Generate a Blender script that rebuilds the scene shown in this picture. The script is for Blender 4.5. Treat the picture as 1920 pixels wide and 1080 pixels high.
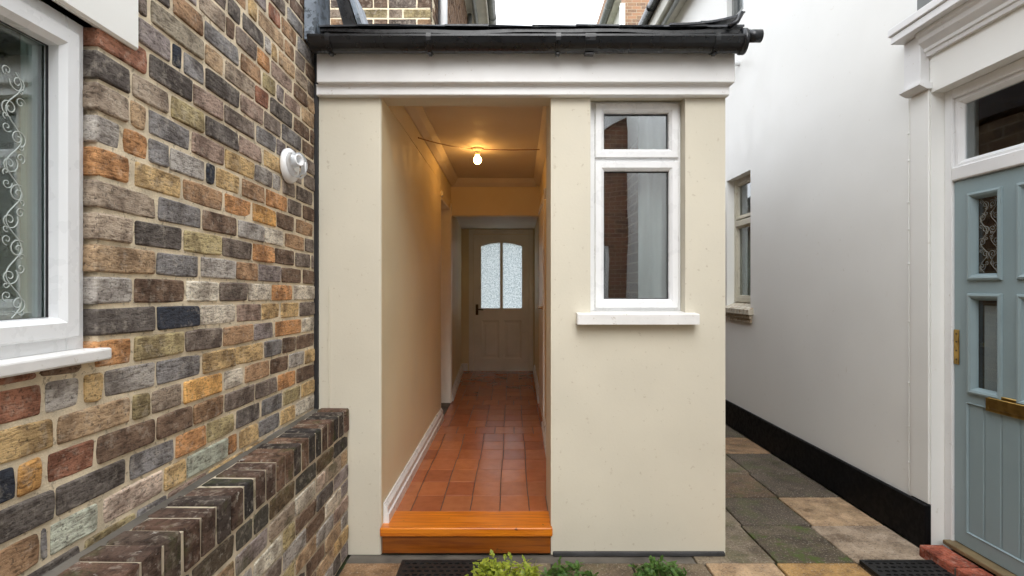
import bpy, bmesh, math, random
from mathutils import Vector, Matrix, noise

# ------------------------------------------------------------------ scene, camera, sky, sun, exposure
for o in list(bpy.data.objects):
    bpy.data.objects.remove(o)
scene = bpy.context.scene
C = scene.collection
R = math.radians
EYE = 1.385

cam_data = bpy.data.cameras.new('camera')
cam_data.sensor_width = 36.0
cam_data.lens = 18.75
cam_data.clip_start = 0.02
cam_data.clip_end = 1000
cam = bpy.data.objects.new('camera', cam_data)
cam.location = (0, 0, EYE)
cam.rotation_euler = (R(90), 0, 0)
C.objects.link(cam)
scene.camera = cam

world = bpy.data.worlds.new('World')
scene.world = world
world.use_nodes = True
wn, wl = world.node_tree.nodes, world.node_tree.links
wn.clear()
SUN_EL, SUN_ROT = R(42), R(176)
sky = wn.new('ShaderNodeTexSky')
sky.sky_type = 'NISHITA'
sky.sun_disc = False
sky.sun_elevation = SUN_EL
sky.sun_rotation = SUN_ROT
sky.air_density = 1.0
sky.dust_density = 4.0
hsv = wn.new('ShaderNodeHueSaturation')          # an overcast sky: nearly colourless
hsv.inputs['Saturation'].default_value = 0.10
mixs = wn.new('ShaderNodeMixRGB')
mixs.inputs['Fac'].default_value = 0.8
# thin bright cloud cover, a little brighter overhead than at the horizon
tco = wn.new('ShaderNodeTexCoord'); sep = wn.new('ShaderNodeSeparateXYZ')
mr = wn.new('ShaderNodeMapRange')
mr.inputs['From Min'].default_value = 0.0; mr.inputs['From Max'].default_value = 1.0
mr.inputs['To Min'].default_value = 0.75; mr.inputs['To Max'].default_value = 1.0
cl = wn.new('ShaderNodeMixRGB'); cl.blend_type = 'MULTIPLY'; cl.inputs['Fac'].default_value = 1.0
cl.inputs['Color2'].default_value = (10.2, 10.6, 11.2, 1)
wl.new(tco.outputs['Generated'], sep.inputs[0]); wl.new(sep.outputs['Z'], mr.inputs['Value'])
wl.new(mr.outputs['Result'], cl.inputs['Color1']); wl.new(cl.outputs['Color'], mixs.inputs['Color2'])
bg = wn.new('ShaderNodeBackground')
bg.inputs['Strength'].default_value = 0.11
wo = wn.new('ShaderNodeOutputWorld')
wl.new(sky.outputs['Color'], hsv.inputs['Color'])
wl.new(hsv.outputs['Color'], mixs.inputs['Color1'])
wl.new(mixs.outputs['Color'], bg.inputs['Color'])
wl.new(bg.outputs['Background'], wo.inputs['Surface'])

sun_data = bpy.data.lights.new('sun', 'SUN')
sun_data.energy = 0.5
sun_data.angle = R(40)
sun_data.color = (1.0, 0.97, 0.92)
sun = bpy.data.objects.new('sun', sun_data)
sun.rotation_euler = (R(48), 0, R(4))
sun.location = (0, -3, 9)
C.objects.link(sun)

scene.view_settings.view_transform = 'Standard'
scene.view_settings.look = 'None'
scene.view_settings.exposure = 1.72
scene.view_settings.gamma = 1.0
scene.view_settings.use_curve_mapping = False
scene.render.engine = 'CYCLES'
scene.cycles.use_denoising = True
scene.cycles.max_bounces = 10
scene.cycles.diffuse_bounces = 6
scene.cycles.transparent_max_bounces = 12
scene.cycles.sample_clamp_indirect = 6

# ------------------------------------------------------------------ helpers
def lin(c):
    return tuple(((v / 255.0) / 12.92 if v / 255.0 <= 0.04045 else ((v / 255.0 + 0.055) / 1.055) ** 2.4) for v in c)

W = {}     # world position of every object that parents others

def root(name, label, cat, loc=(0, 0, 0), group=None):
    o = bpy.data.objects.new(name, None)
    o.empty_display_size = 0.1
    o.location = loc
    C.objects.link(o)
    W[o] = Vector(loc)
    o['label'] = label
    o['category'] = cat
    if group:
        o['group'] = group
    return o

def tag(o, label, cat, group=None):
    o['label'] = label
    o['category'] = cat
    if group:
        o['group'] = group
    return o

def link(name, me, parent=None, loc=(0, 0, 0), rot=None, m=None, label=None, kind=None, color=None):
    o = bpy.data.objects.new(name, me)
    C.objects.link(o)
    W[o] = Vector(loc)
    if parent is not None:
        o.parent = parent
        o.location = Vector(loc) - W[parent]
    else:
        o.location = loc
    if rot:
        o.rotation_euler = rot
    if m is not None and me is not None and len(me.materials) == 0:
        me.materials.append(m)
    if label:
        o['label'] = label
    if kind:
        o['kind'] = kind
    if color:
        o.color = (*color, 1)
    return o

def finish(bm, name, smooth=False):
    bmesh.ops.recalc_face_normals(bm, faces=bm.faces)
    me = bpy.data.meshes.new(name)
    bm.to_mesh(me)
    bm.free()
    if smooth:
        me.polygons.foreach_set('use_smooth', [True] * len(me.polygons))
    return me

def obj(name, bm, m, parent=None, smooth=False, origin=None, **kw):
    """mesh built in world coordinates; its origin is moved to its own base centre"""
    bm.verts.ensure_lookup_table()
    if origin is None:
        xs = [v.co.x for v in bm.verts]; ys = [v.co.y for v in bm.verts]; zs = [v.co.z for v in bm.verts]
        origin = ((min(xs) + max(xs)) / 2, (min(ys) + max(ys)) / 2, min(zs))
    bmesh.ops.translate(bm, verts=bm.verts, vec=-Vector(origin))
    return link(name, finish(bm, name, smooth), parent, origin, m=m, **kw)

def add_box(bm, x0, x1, y0, y1, z0, z1, bevel=0.0, seg=1):
    ret = bmesh.ops.create_cube(bm, size=1.0)
    vs = ret['verts']
    for v in vs:
        v.co = Vector((x0 + (v.co.x + .5) * (x1 - x0), y0 + (v.co.y + .5) * (y1 - y0), z0 + (v.co.z + .5) * (z1 - z0)))
    if bevel:
        es = list({e for v in vs for e in v.link_edges})
        bmesh.ops.bevel(bm, geom=es, offset=bevel, segments=seg, affect='EDGES', profile=0.5)
    return vs

def box(name, x0, x1, y0, y1, z0, z1, m, parent=None, bevel=0.0, seg=1, **kw):
    bm = bmesh.new()
    add_box(bm, x0, x1, y0, y1, z0, z1, bevel, seg)
    return obj(name, bm, m, parent, **kw)

def add_tube(bm, pts, r, n=10, cap=True, radii=None):
    pts = [Vector(p) for p in pts]
    rings = []
    up = None
    for i, p in enumerate(pts):
        t = (pts[min(i + 1, len(pts) - 1)] - pts[max(i - 1, 0)]).normalized()
        if up is None:
            up = Vector((0, 0, 1)) if abs(t.z) < .9 else Vector((1, 0, 0))
        a = t.cross(up).normalized()
        b = a.cross(t).normalized()
        up = b
        rr = radii[i] if radii else r
        rings.append([bm.verts.new(p + (a * math.cos(2 * math.pi * k / n) + b * math.sin(2 * math.pi * k / n)) * rr) for k in range(n)])
    for q in range(len(rings) - 1):
        for k in range(n):
            bm.faces.new((rings[q][k], rings[q][(k + 1) % n], rings[q + 1][(k + 1) % n], rings[q + 1][k]))
    if cap:
        bm.faces.new(rings[0]); bm.faces.new(list(reversed(rings[-1])))

def add_lathe(bm, prof, origin, axis, n=24):
    """profile of (radius, height) turned round axis"""
    axis = Vector(axis).normalized()
    a = axis.orthogonal().normalized(); b = axis.cross(a)
    origin = Vector(origin)
    rings = []
    for r, h in prof:
        if r < 1e-5:
            rings.append([bm.verts.new(origin + axis * h)])
        else:
            rings.append([bm.verts.new(origin + axis * h + (a * math.cos(2 * math.pi * k / n) + b * math.sin(2 * math.pi * k / n)) * r) for k in range(n)])
    for q in range(len(rings) - 1):
        A, B = rings[q], rings[q + 1]
        for k in range(n):
            k2 = (k + 1) % n
            if len(A) == 1 and len(B) == 1:
                continue
            if len(A) == 1:
                bm.faces.new((A[0], B[k2], B[k]))
            elif len(B) == 1:
                bm.faces.new((A[k], A[k2], B[0]))
            else:
                bm.faces.new((A[k], A[k2], B[k2], B[k]))

def add_prism(bm, pts, vec):
    """polygon (list of 3-D points) pushed along vec"""
    vec = Vector(vec)
    a = [bm.verts.new(Vector(p)) for p in pts]
    b = [bm.verts.new(Vector(p) + vec) for p in pts]
    n = len(a)
    bm.faces.new(a); bm.faces.new(list(reversed(b)))
    for i in range(n):
        bm.faces.new((a[i], b[i], b[(i + 1) % n], a[(i + 1) % n]))

def add_wall(bm, axis, p0, p1, u0, u1, z0, z1, holes, bevel=0.0):
    """slab with rectangular openings; axis 'x' means its faces look along x (u is y), 'y' along y (u is x)"""
    us = sorted({u0, u1, *[h[0] for h in holes], *[h[1] for h in holes]})
    us = [u for u in us if u0 <= u <= u1]
    for i in range(len(us) - 1):
        a, b = us[i], us[i + 1]
        cuts = sorted([(h[2], h[3]) for h in holes if h[0] < (a + b) / 2 < h[1]])
        z = z0
        spans = []
        for c in cuts:
            if c[0] > z:
                spans.append((z, c[0]))
            z = max(z, c[1])
        if z < z1:
            spans.append((z, z1))
        for s in spans:
            if axis == 'x':
                add_box(bm, p0, p1, a, b, s[0], s[1], bevel)
            else:
                add_box(bm, a, b, p0, p1, s[0], s[1], bevel)

def add_frame(bm, axis, p0, p1, u0, u1, z0, z1, w, bevel=0.0, wb=None):
    """four mitre-less bars round an opening"""
    wb = w if wb is None else wb
    def b_(a, b, c, d):
        if axis == 'x':
            add_box(bm, p0, p1, a, b, c, d, bevel)
        else:
            add_box(bm, a, b, p0, p1, c, d, bevel)
    b_(u0, u0 + w, z0, z1); b_(u1 - w, u1, z0, z1)
    b_(u0 + w, u1 - w, z0, z0 + wb); b_(u0 + w, u1 - w, z1 - w, z1)

def add_mitred(bm, axis, u0, u1, z0, z1, prof):
    """moulding run round a rectangle; prof is a list of (inset, height along the axis)"""
    rings = []
    for ins, p in prof:
        cs = [(u0 + ins, z0 + ins), (u1 - ins, z0 + ins), (u1 - ins, z1 - ins), (u0 + ins, z1 - ins)]
        rings.append([bm.verts.new((p, u, z) if axis == 'x' else (u, p, z)) for u, z in cs])
    for q in range(len(rings) - 1):
        for k in range(4):
            bm.faces.new((rings[q][k], rings[q][(k + 1) % 4], rings[q + 1][(k + 1) % 4], rings[q + 1][k]))

# ------------------------------------------------------------------ materials
def nodes_of(name):
    m = bpy.data.materials.new(name)
    m.use_nodes = True
    nt = m.node_tree
    return m, nt.nodes, nt.links, nt.nodes['Principled BSDF']

def noise_node(N, L, vec, scale, detail=4, rough=.55):
    t = N.new('ShaderNodeTexNoise')
    t.inputs['Scale'].default_value = scale
    t.inputs['Detail'].default_value = detail
    t.inputs['Roughness'].default_value = rough
    L.new(vec, t.inputs['Vector'])
    return t.outputs['Fac']

def ramp(N, L, fac, stops):
    r = N.new('ShaderNodeValToRGB')
    els = r.color_ramp.elements
    while len(els) < len(stops):
        els.new(0.5)
    for e, (p, c) in zip(els, stops):
        e.position = .5 + (p - .5) * .6        # noise values crowd round one half
        e.color = (*c, 1) if len(c) == 3 else c
    L.new(fac, r.inputs['Fac'])
    return r.outputs['Color']

def mixc(N, L, fac, a, b, mode='MIX'):
    n = N.new('ShaderNodeMixRGB')
    n.blend_type = mode
    for key, v in (('Fac', fac), ('Color1', a), ('Color2', b)):
        if isinstance(v, (int, float)):
            n.inputs[key].default_value = v
        elif isinstance(v, tuple):
            n.inputs[key].default_value = (*v, 1)
        else:
            L.new(v, n.inputs[key])
    return n.outputs['Color']

def bump(N, L, bsdf, h, strength, dist, prev=None):
    b = N.new('ShaderNodeBump')
    b.inputs['Strength'].default_value = strength
    b.inputs['Distance'].default_value = dist
    L.new(h, b.inputs['Height'])
    if prev is not None:
        L.new(prev, b.inputs['Normal'])
    L.new(b.outputs['Normal'], bsdf.inputs['Normal'])
    return b.outputs['Normal']

def pos(N):
    return N.new('ShaderNodeNewGeometry').outputs['Position']

def stretch(N, L, vec, sc):
    m = N.new('ShaderNodeMapping')
    m.inputs['Scale'].default_value = sc
    L.new(vec, m.inputs['Vector'])
    return m.outputs['Vector']

def surf(name, col, rough=.6, var=.12, vscale=3.0, bstr=.15, bscale=90, bdist=.002, metal=0.0, wave=0.0, spots=None, coat=0.0, spec=.5):
    m, N, L, B = nodes_of(name)
    P = pos(N)
    n1 = noise_node(N, L, P, vscale, 5)
    lo = tuple(c * (1 - var) for c in col); hi = tuple(min(1, c * (1 + var * .6)) for c in col)
    cc = ramp(N, L, n1, [(.3, lo), (.7, hi)])
    if spots:
        sc, thr, scol, amt = spots
        n3 = noise_node(N, L, P, sc, 6, .7)
        f = ramp(N, L, n3, [(thr, (0, 0, 0)), (thr + .06, (amt, amt, amt))])
        cc = mixc(N, L, f, cc, scol)
    L.new(cc, B.inputs['Base Color'])
    n4 = noise_node(N, L, P, vscale * 4, 3)
    rr = ramp(N, L, n4, [(.3, (rough * .85,) * 3), (.7, (min(1, rough * 1.15),) * 3)])
    L.new(rr, B.inputs['Roughness'])
    B.inputs['Metallic'].default_value = metal
    B.inputs['Specular IOR Level'].default_value = spec
    if coat:
        B.inputs['Coat Weight'].default_value = coat
        B.inputs['Coat Roughness'].default_value = .08
    nrm = None
    if wave:
        nrm = bump(N, L, B, noise_node(N, L, P, 2.2, 2), wave, .03)
    if bstr:
        bump(N, L, B, noise_node(N, L, P, bscale, 5, .6), bstr, bdist, nrm)
    return m

def brick_material(name, dark=0.0, moss=0.0):
    """fired clay: colour from the object, burnt patches, pits and grain from noise that differs from brick to brick"""
    m, N, L, B = nodes_of(name)
    info = N.new('ShaderNodeObjectInfo')
    P = pos(N)
    off = N.new('ShaderNodeVectorMath'); off.operation = 'MULTIPLY_ADD'
    comb = N.new('ShaderNodeCombineXYZ')
    for k in ('X', 'Y', 'Z'):
        L.new(info.outputs['Random'], comb.inputs[k])
    L.new(comb.outputs['Vector'], off.inputs[0])
    off.inputs[1].default_value = (31.7, 17.3, 23.1)
    L.new(P, off.inputs[2])
    V = off.outputs['Vector']
    base = info.outputs['Color']
    big = noise_node(N, L, V, 11, 4, .6)
    c1 = mixc(N, L, ramp(N, L, big, [(.40, (0, 0, 0)), (.70, (.95, .95, .95))]), base, mixc(N, L, 1.0, base, (.42, .39, .38), 'MULTIPLY'))
    streak = noise_node(N, L, stretch(N, L, V, (1, .55, 2.2)), 55, 5, .7)
    c2 = mixc(N, L, ramp(N, L, streak, [(.26, (.8, .8, .8)), (.52, (0, 0, 0))]), c1, mixc(N, L, 1.0, c1, (.32, .29, .27), 'MULTIPLY'))
    pale = noise_node(N, L, V, 34, 5, .65)
    c3 = mixc(N, L, ramp(N, L, pale, [(.56, (0, 0, 0)), (.74, (.5, .5, .5))]), c2, mixc(N, L, .5, c2, (.62, .55, .45)))
    pits = noise_node(N, L, V, 120, 3, .6)
    c4 = mixc(N, L, ramp(N, L, pits, [(.24, (.6, .6, .6)), (.36, (0, 0, 0))]), c3, (.03, .025, .022))
    if moss:
        mo = noise_node(N, L, P, 9, 5, .7)
        c4 = mixc(N, L, ramp(N, L, mo, [(.54, (0, 0, 0)), (.74, (moss,) * 3)]), c4, (.075, .085, .025))
        li = noise_node(N, L, P, 26, 4, .7)
        c4 = mixc(N, L, ramp(N, L, li, [(.74, (0, 0, 0)), (.82, (.7,) * 3)]), c4, (.50, .48, .42))
    L.new(c4, B.inputs['Base Color'])
    B.inputs['Roughness'].default_value = .88
    B.inputs['Specular IOR Level'].default_value = .3
    n1 = bump(N, L, B, streak, .8, .009)
    bump(N, L, B, pits, .5, .005, n1)
    return m

def brick_texture(name, axis, tint=(1, 1, 1)):
    """distant or unseen brickwork"""
    m, N, L, B = nodes_of(name)
    P = pos(N)
    sep = N.new('ShaderNodeSeparateXYZ'); L.new(P, sep.inputs[0])
    cb = N.new('ShaderNodeCombineXYZ')
    L.new(sep.outputs['Y' if axis == 'x' else 'X'], cb.inputs['X']); L.new(sep.outputs['Z'], cb.inputs['Y'])
    t = N.new('ShaderNodeTexBrick')
    t.inputs['Scale'].default_value = 1.0
    t.inputs['Brick Width'].default_value = .225
    t.inputs['Row Height'].default_value = .0794
    t.inputs['Mortar Size'].default_value = .006
    t.inputs['Color1'].default_value = (.20 * tint[0], .12 * tint[1], .08 * tint[2], 1)
    t.inputs['Color2'].default_value = (.09 * tint[0], .065 * tint[1], .055 * tint[2], 1)
    t.inputs['Mortar'].default_value = (.38, .32, .23, 1)
    L.new(cb.outputs[0], t.inputs['Vector'])
    n = noise_node(N, L, P, 14, 5, .65)
    c = mixc(N, L, ramp(N, L, n, [(.4, (0, 0, 0)), (.7, (.6, .6, .6))]), t.outputs['Color'], (.30, .19, .10))
    L.new(c, B.inputs['Base Color'])
    B.inputs['Roughness'].default_value = .9
    bump(N, L, B, t.outputs['Fac'], -.6, .006)
    return m

def glass_material(name, refl=.10, tint=(.92, .95, .94)):
    m = bpy.data.materials.new(name)
    m.use_nodes = True
    N, L = m.node_tree.nodes, m.node_tree.links
    N.clear()
    out = N.new('ShaderNodeOutputMaterial')
    mx = N.new('ShaderNodeMixShader')
    tr = N.new('ShaderNodeBsdfTransparent'); tr.inputs['Color'].default_value = (*tint, 1)
    gl = N.new('ShaderNodeBsdfGlossy'); gl.inputs['Roughness'].default_value = .01
    gl.inputs['Color'].default_value = (.95, .97, 1, 1)
    fr = N.new('ShaderNodeFresnel')
    # light goes straight through a thin pane: both its faces reflect alike
    geo = N.new('ShaderNodeNewGeometry'); io = N.new('ShaderNodeMath'); io.operation = 'MULTIPLY_ADD'
    io.inputs[1].default_value = 1 / 1.5 - 1.5; io.inputs[2].default_value = 1.5
    L.new(geo.outputs['Backfacing'], io.inputs[0]); L.new(io.outputs[0], fr.inputs['IOR'])
    ad = N.new('ShaderNodeMath'); ad.operation = 'ADD'; ad.use_clamp = True
    ad.inputs[1].default_value = refl
    L.new(fr.outputs[0], ad.inputs[0])
    # float glass is never quite flat
    b = N.new('ShaderNodeBump'); b.inputs['Strength'].default_value = .05; b.inputs['Distance'].default_value = .02
    L.new(noise_node(N, L, pos(N), 3.0, 1), b.inputs['Height'])
    L.new(b.outputs['Normal'], gl.inputs['Normal'])
    L.new(ad.outputs[0], mx.inputs['Fac'])
    L.new(tr.outputs[0], mx.inputs[1]); L.new(gl.outputs[0], mx.inputs[2])
    L.new(mx.outputs[0], out.inputs['Surface'])
    return m

def obscured_glass(name):
    m, N, L, B = nodes_of(name)
    P = pos(N)
    B.inputs['Base Color'].default_value = (.86, .92, .95, 1)
    B.inputs['Roughness'].default_value = .25
    v = N.new('ShaderNodeTexVoronoi'); v.inputs['Scale'].default_value = 55
    L.new(P, v.inputs['Vector'])
    bump(N, L, B, v.outputs['Distance'], 1.0, .012)
    tl = N.new('ShaderNodeBsdfTranslucent')
    pat = noise_node(N, L, P, 60, 4, .8)
    L.new(ramp(N, L, pat, [(.35, (.45, .52, .55)), (.6, (.93, .97, 1))]), tl.inputs['Color'])
    ms = N.new('ShaderNodeMixShader'); ms.inputs[0].default_value = .92
    out = N['Material Output'] if 'Material Output' in N else N.new('ShaderNodeOutputMaterial')
    L.new(B.outputs[0], ms.inputs[1]); L.new(tl.outputs[0], ms.inputs[2])
    L.new(ms.outputs[0], out.inputs['Surface'])
    return m

def wood_material(name, col, dark, axis_scale=(3, 60, 60)):
    m, N, L, B = nodes_of(name)
    P = pos(N)
    g = noise_node(N, L, stretch(N, L, P, axis_scale), 1.0, 6, .65)
    c = ramp(N, L, g, [(.3, dark), (.62, col)])
    kn = noise_node(N, L, P, 23, 3, .5)
    c = mixc(N, L, ramp(N, L, kn, [(.86, (0, 0, 0)), (.92, (.8, .8, .8))]), c, (.07, .022, .006))
    L.new(c, B.inputs['Base Color'])
    B.inputs['Roughness'].default_value = .28
    B.inputs['Coat Weight'].default_value = .3
    B.inputs['Coat Roughness'].default_value = .15
    bump(N, L, B, g, .12, .002)
    return m

def tile_material(name):
    m, N, L, B = nodes_of(name)
    info = N.new('ShaderNodeObjectInfo')
    P = pos(N)
    n = noise_node(N, L, P, 16, 5, .6)
    c = mixc(N, L, ramp(N, L, n, [(.35, (0, 0, 0)), (.75, (.45,) * 3)]), info.outputs['Color'], mixc(N, L, 1.0, info.outputs['Color'], (.66, .58, .5), 'MULTIPLY'))
    L.new(c, B.inputs['Base Color'])
    L.new(ramp(N, L, noise_node(N, L, P, 7, 4), [(.3, (.17,) * 3), (.7, (.26,) * 3)]), B.inputs['Roughness'])
    B.inputs['Specular IOR Level'].default_value = .4
    bump(N, L, B, noise_node(N, L, P, 12, 2), .2, .003)
    return m

def slab_material(name):
    m, N, L, B = nodes_of(name)
    info = N.new('ShaderNodeObjectInfo')
    P = pos(N)
    base = info.outputs['Color']
    n = noise_node(N, L, P, 8, 7, .75)
    c = mixc(N, L, ramp(N, L, n, [(.30, (.95,) * 3), (.62, (0, 0, 0))]), base, mixc(N, L, 1.0, base, (.40, .36, .32), 'MULTIPLY'))
    c = mixc(N, L, ramp(N, L, noise_node(N, L, P, 2.4, 4, .6), [(.4, (.6,) * 3), (.6, (0, 0, 0))]), c, mixc(N, L, 1.0, c, (.62, .58, .5), 'MULTIPLY'))
    s = noise_node(N, L, P, 95, 4, .7)
    c = mixc(N, L, ramp(N, L, s, [(.64, (0, 0, 0)), (.7, (.6,) * 3)]), c, (.45, .41, .34))
    c = mixc(N, L, ramp(N, L, s, [(.28, (.8,) * 3), (.36, (0, 0, 0))]), c, (.025, .022, .018))
    mo = noise_node(N, L, P, 5.0, 6, .75)
    al = N.new('ShaderNodeMath'); al.operation = 'MULTIPLY'
    L.new(ramp(N, L, mo, [(.50, (0, 0, 0)), (.64, (1, 1, 1))]), al.inputs[0])
    L.new(info.outputs['Alpha'], al.inputs[1])       # how mossy this slab is
    c = mixc(N, L, al.outputs[0], c, (.070, .095, .016))
    L.new(c, B.inputs['Base Color'])
    L.new(ramp(N, L, n, [(.3, (.55,) * 3), (.7, (.85,) * 3)]), B.inputs['Roughness'])
    n1 = bump(N, L, B, n, .4, .008)
    bump(N, L, B, s, .5, .004, n1)
    return m

M = {}
M['brick'] = brick_material('fired_brick')
M['coping'] = brick_material('weathered_brick', moss=.45)
M['mortar'] = surf('lime_mortar', (.72, .61, .44), .95, .18, 14, .8, 160, .004, spots=(40, .63, (.26, .21, .15), .7))
M['mortar_dark'] = surf('old_mortar', (.58, .50, .37), .95, .3, 9, .8, 160, .004, spots=(14, .62, (.12, .12, .05), .6))
M['cream'] = surf('cream_masonry_paint', (.645, .60, .49), .72, .05, 1.7, .22, 70, .0025, wave=.10, spots=(34, .72, (.42, .35, .25), .5))
M['hall'] = surf('yellow_cream_wall_paint', (.82, .71, .48), .6, .05, 1.5, .15, 60, .002, wave=.12)
M['ceiling'] = surf('ceiling_paint', (.70, .64, .55), .7, .06, 2, .15, 60, .002, wave=.10)
M['white_render'] = surf('white_rendered_wall', (.86, .86, .825), .42, .03, .9, .14, 40, .003, wave=.20, spots=(18, .76, (.60, .57, .48), .35))
M['white'] = surf('white_gloss_paint', (.79, .79, .785), .38, .05, 3, .10, 40, .002, spots=(46, .735, (.42, .36, .28), .5))
M['upvc'] = surf('white_plastic_frame', (.80, .81, .82), .30, .03, 4, .03, 30, .001)
M['sillwhite'] = surf('white_painted_sill', (.78, .77, .75), .5, .06, 9, .25, 70, .002, spots=(38, .70, (.45, .40, .32), .6))
M['oldsill'] = surf('flaking_sill_paint', (.55, .50, .40), .75, .2, 12, .5, 60, .004, spots=(22, .56, (.30, .20, .11), .8))
M['skirting'] = surf('white_skirting_paint', (.78, .77, .75), .32, .05, 4, .08, 40, .002)
M['innerdoor'] = surf('cream_door_paint', (.86, .82, .73), .4, .05, 3, .08, 40, .002)
M['black'] = surf('black_plastic', (.008, .009, .011), .30, .25, 6, .08, 50, .001, spots=(60, .84, (.06, .06, .06), .4))
M['plinth'] = surf('black_bitumen_paint', (.0025, .0025, .0032), .6, .4, 8, .4, 40, .004, spots=(90, .78, (.06, .055, .05), .5), spec=.18)
M['slate'] = surf('dark_slate', (.030, .034, .042), .45, .35, 9, .5, 60, .004, spots=(30, .66, (.12, .13, .12), .6))
M['lead'] = surf('lead_flashing', (.22, .26, .31), .42, .45, 7, .4, 30, .006, metal=.3, spots=(13, .58, (.05, .06, .07), .8))
M['blue_door'] = surf('blue_grey_door_paint', (.27, .35, .37), .36, .06, 2.5, .10, 60, .0015)
M['brass'] = surf('aged_brass', (.46, .30, .09), .34, .3, 20, .2, 60, .002, metal=1.0)
M['dark_metal'] = surf('tarnished_handle', (.10, .065, .035), .35, .3, 20, .1, 60, .001, metal=.8)
M['chrome'] = surf('polished_handle', (.62, .60, .55), .2, .1, 20, .05, 60, .001, metal=1.0)
M['tile'] = tile_material('terracotta_tile')
M['grout'] = surf('dark_grout', (.10, .052, .034), .8, .3, 20, .3, 90, .002)
M['wood'] = wood_material('varnished_pine', (.72, .215, .012), (.46, .11, .007))
M['wood_dark'] = wood_material('varnished_riser', (.28, .080, .008), (.17, .042, .005))
M['slab'] = slab_material('paving_stone')
M['ground'] = surf('ground_bedding', (.060, .058, .040), .95, .4, 8, .8, 60, .006, spots=(11, .5, (.045, .065, .012), .8))
M['concrete'] = surf('damp_concrete', (.13, .115, .095), .8, .35, 7, .5, 60, .005)
M['footing'] = surf('grey_footing', (.045, .045, .047), .75, .3, 9, .5, 60, .004)
M['rubber'] = surf('black_rubber', (.010, .010, .010), .55, .3, 14, .3, 80, .002)
M['redbrick'] = brick_material('red_step_brick')
M['thresh'] = surf('threshold_timber', (.22, .16, .08), .5, .25, 12, .3, 60, .002)
M['glass'] = glass_material('window_glass', .16)
M['glass_dark'] = glass_material('door_glass', .03, (.80, .83, .83))
M['glass_blue'] = glass_material('bay_window_glass', .12, (.84, .92, .90))
M['obscure'] = obscured_glass('obscured_glass')
M['gasket'] = surf('rubber_gasket', (.02, .02, .022), .5, .1, 8, 0, 60)
M['iron'] = surf('white_scroll', (.46, .50, .47), .5, .1, 8, 0, 60)
M['iron_dark'] = surf('bronze_scroll', (.26, .25, .21), .45, .2, 8, 0, 60)
M['room'] = surf('dim_room_wall', (.22, .19, .16), .9, .1, 3, 0, 60)
M['room_brown'] = surf('brown_hall_wall', (.36, .20, .09), .8, .15, 2, 0, 60)
M['reflection_pale'] = surf('pale_reflection', (.80, .88, .87), .85, .06, 5, .2, 200, .001)
M['curtain_green'] = surf('green_grey_curtain', (.66, .71, .60), .85, .08, 5, .2, 200, .001)
M['curtain_grey'] = surf('grey_voile', (.66, .69, .70), .9, .06, 5, .2, 200, .001)
M['far_brick_x'] = brick_texture('brickwork_side', 'x')
M['far_brick_y'] = brick_texture('brickwork_front', 'y', (1.7, 1.5, 1.3))
M['opp_brick'] = brick_texture('brickwork_opposite', 'y', (1.3, .8, .7))
M['gutter_grey'] = surf('grey_gutter', (.20, .21, .20), .4, .2, 8, .1, 60)
M['cream_gutter'] = surf('cream_eaves_paint', (.62, .61, .54), .5, .12, 5, .1, 60)
M['lamp_white'] = surf('white_lamp_plastic', (.82, .83, .84), .22, .03, 6, 0, 60)
M['roof_tile'] = surf('roof_covering', (.08, .07, .07), .8, .3, 9, .5, 40, .006)

def leaf_material(name, a, b):
    m, N, L, B = nodes_of(name)
    n = noise_node(N, L, pos(N), 60, 3)
    L.new(ramp(N, L, n, [(.3, a), (.7, b)]), B.inputs['Base Color'])
    B.inputs['Roughness'].default_value = .5
    tl = N.new('ShaderNodeBsdfTranslucent')
    tl.inputs['Color'].default_value = (*tuple(min(1, c * 1.6) for c in b), 1)
    ms = N.new('ShaderNodeMixShader'); ms.inputs[0].default_value = .3
    L.new(B.outputs[0], ms.inputs[1]); L.new(tl.outputs[0], ms.inputs[2])
    L.new(ms.outputs[0], N['Material Output'].inputs['Surface'])
    return m
M['leaf_lime'] = leaf_material('lime_leaf', (.16, .24, .018), (.42, .46, .06))
M['leaf_green'] = leaf_material('green_leaf', (.035, .095, .015), (.12, .22, .045))
M['stem'] = surf('plant_stem', (.12, .16, .04), .6, .2, 20, 0, 60)
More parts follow.
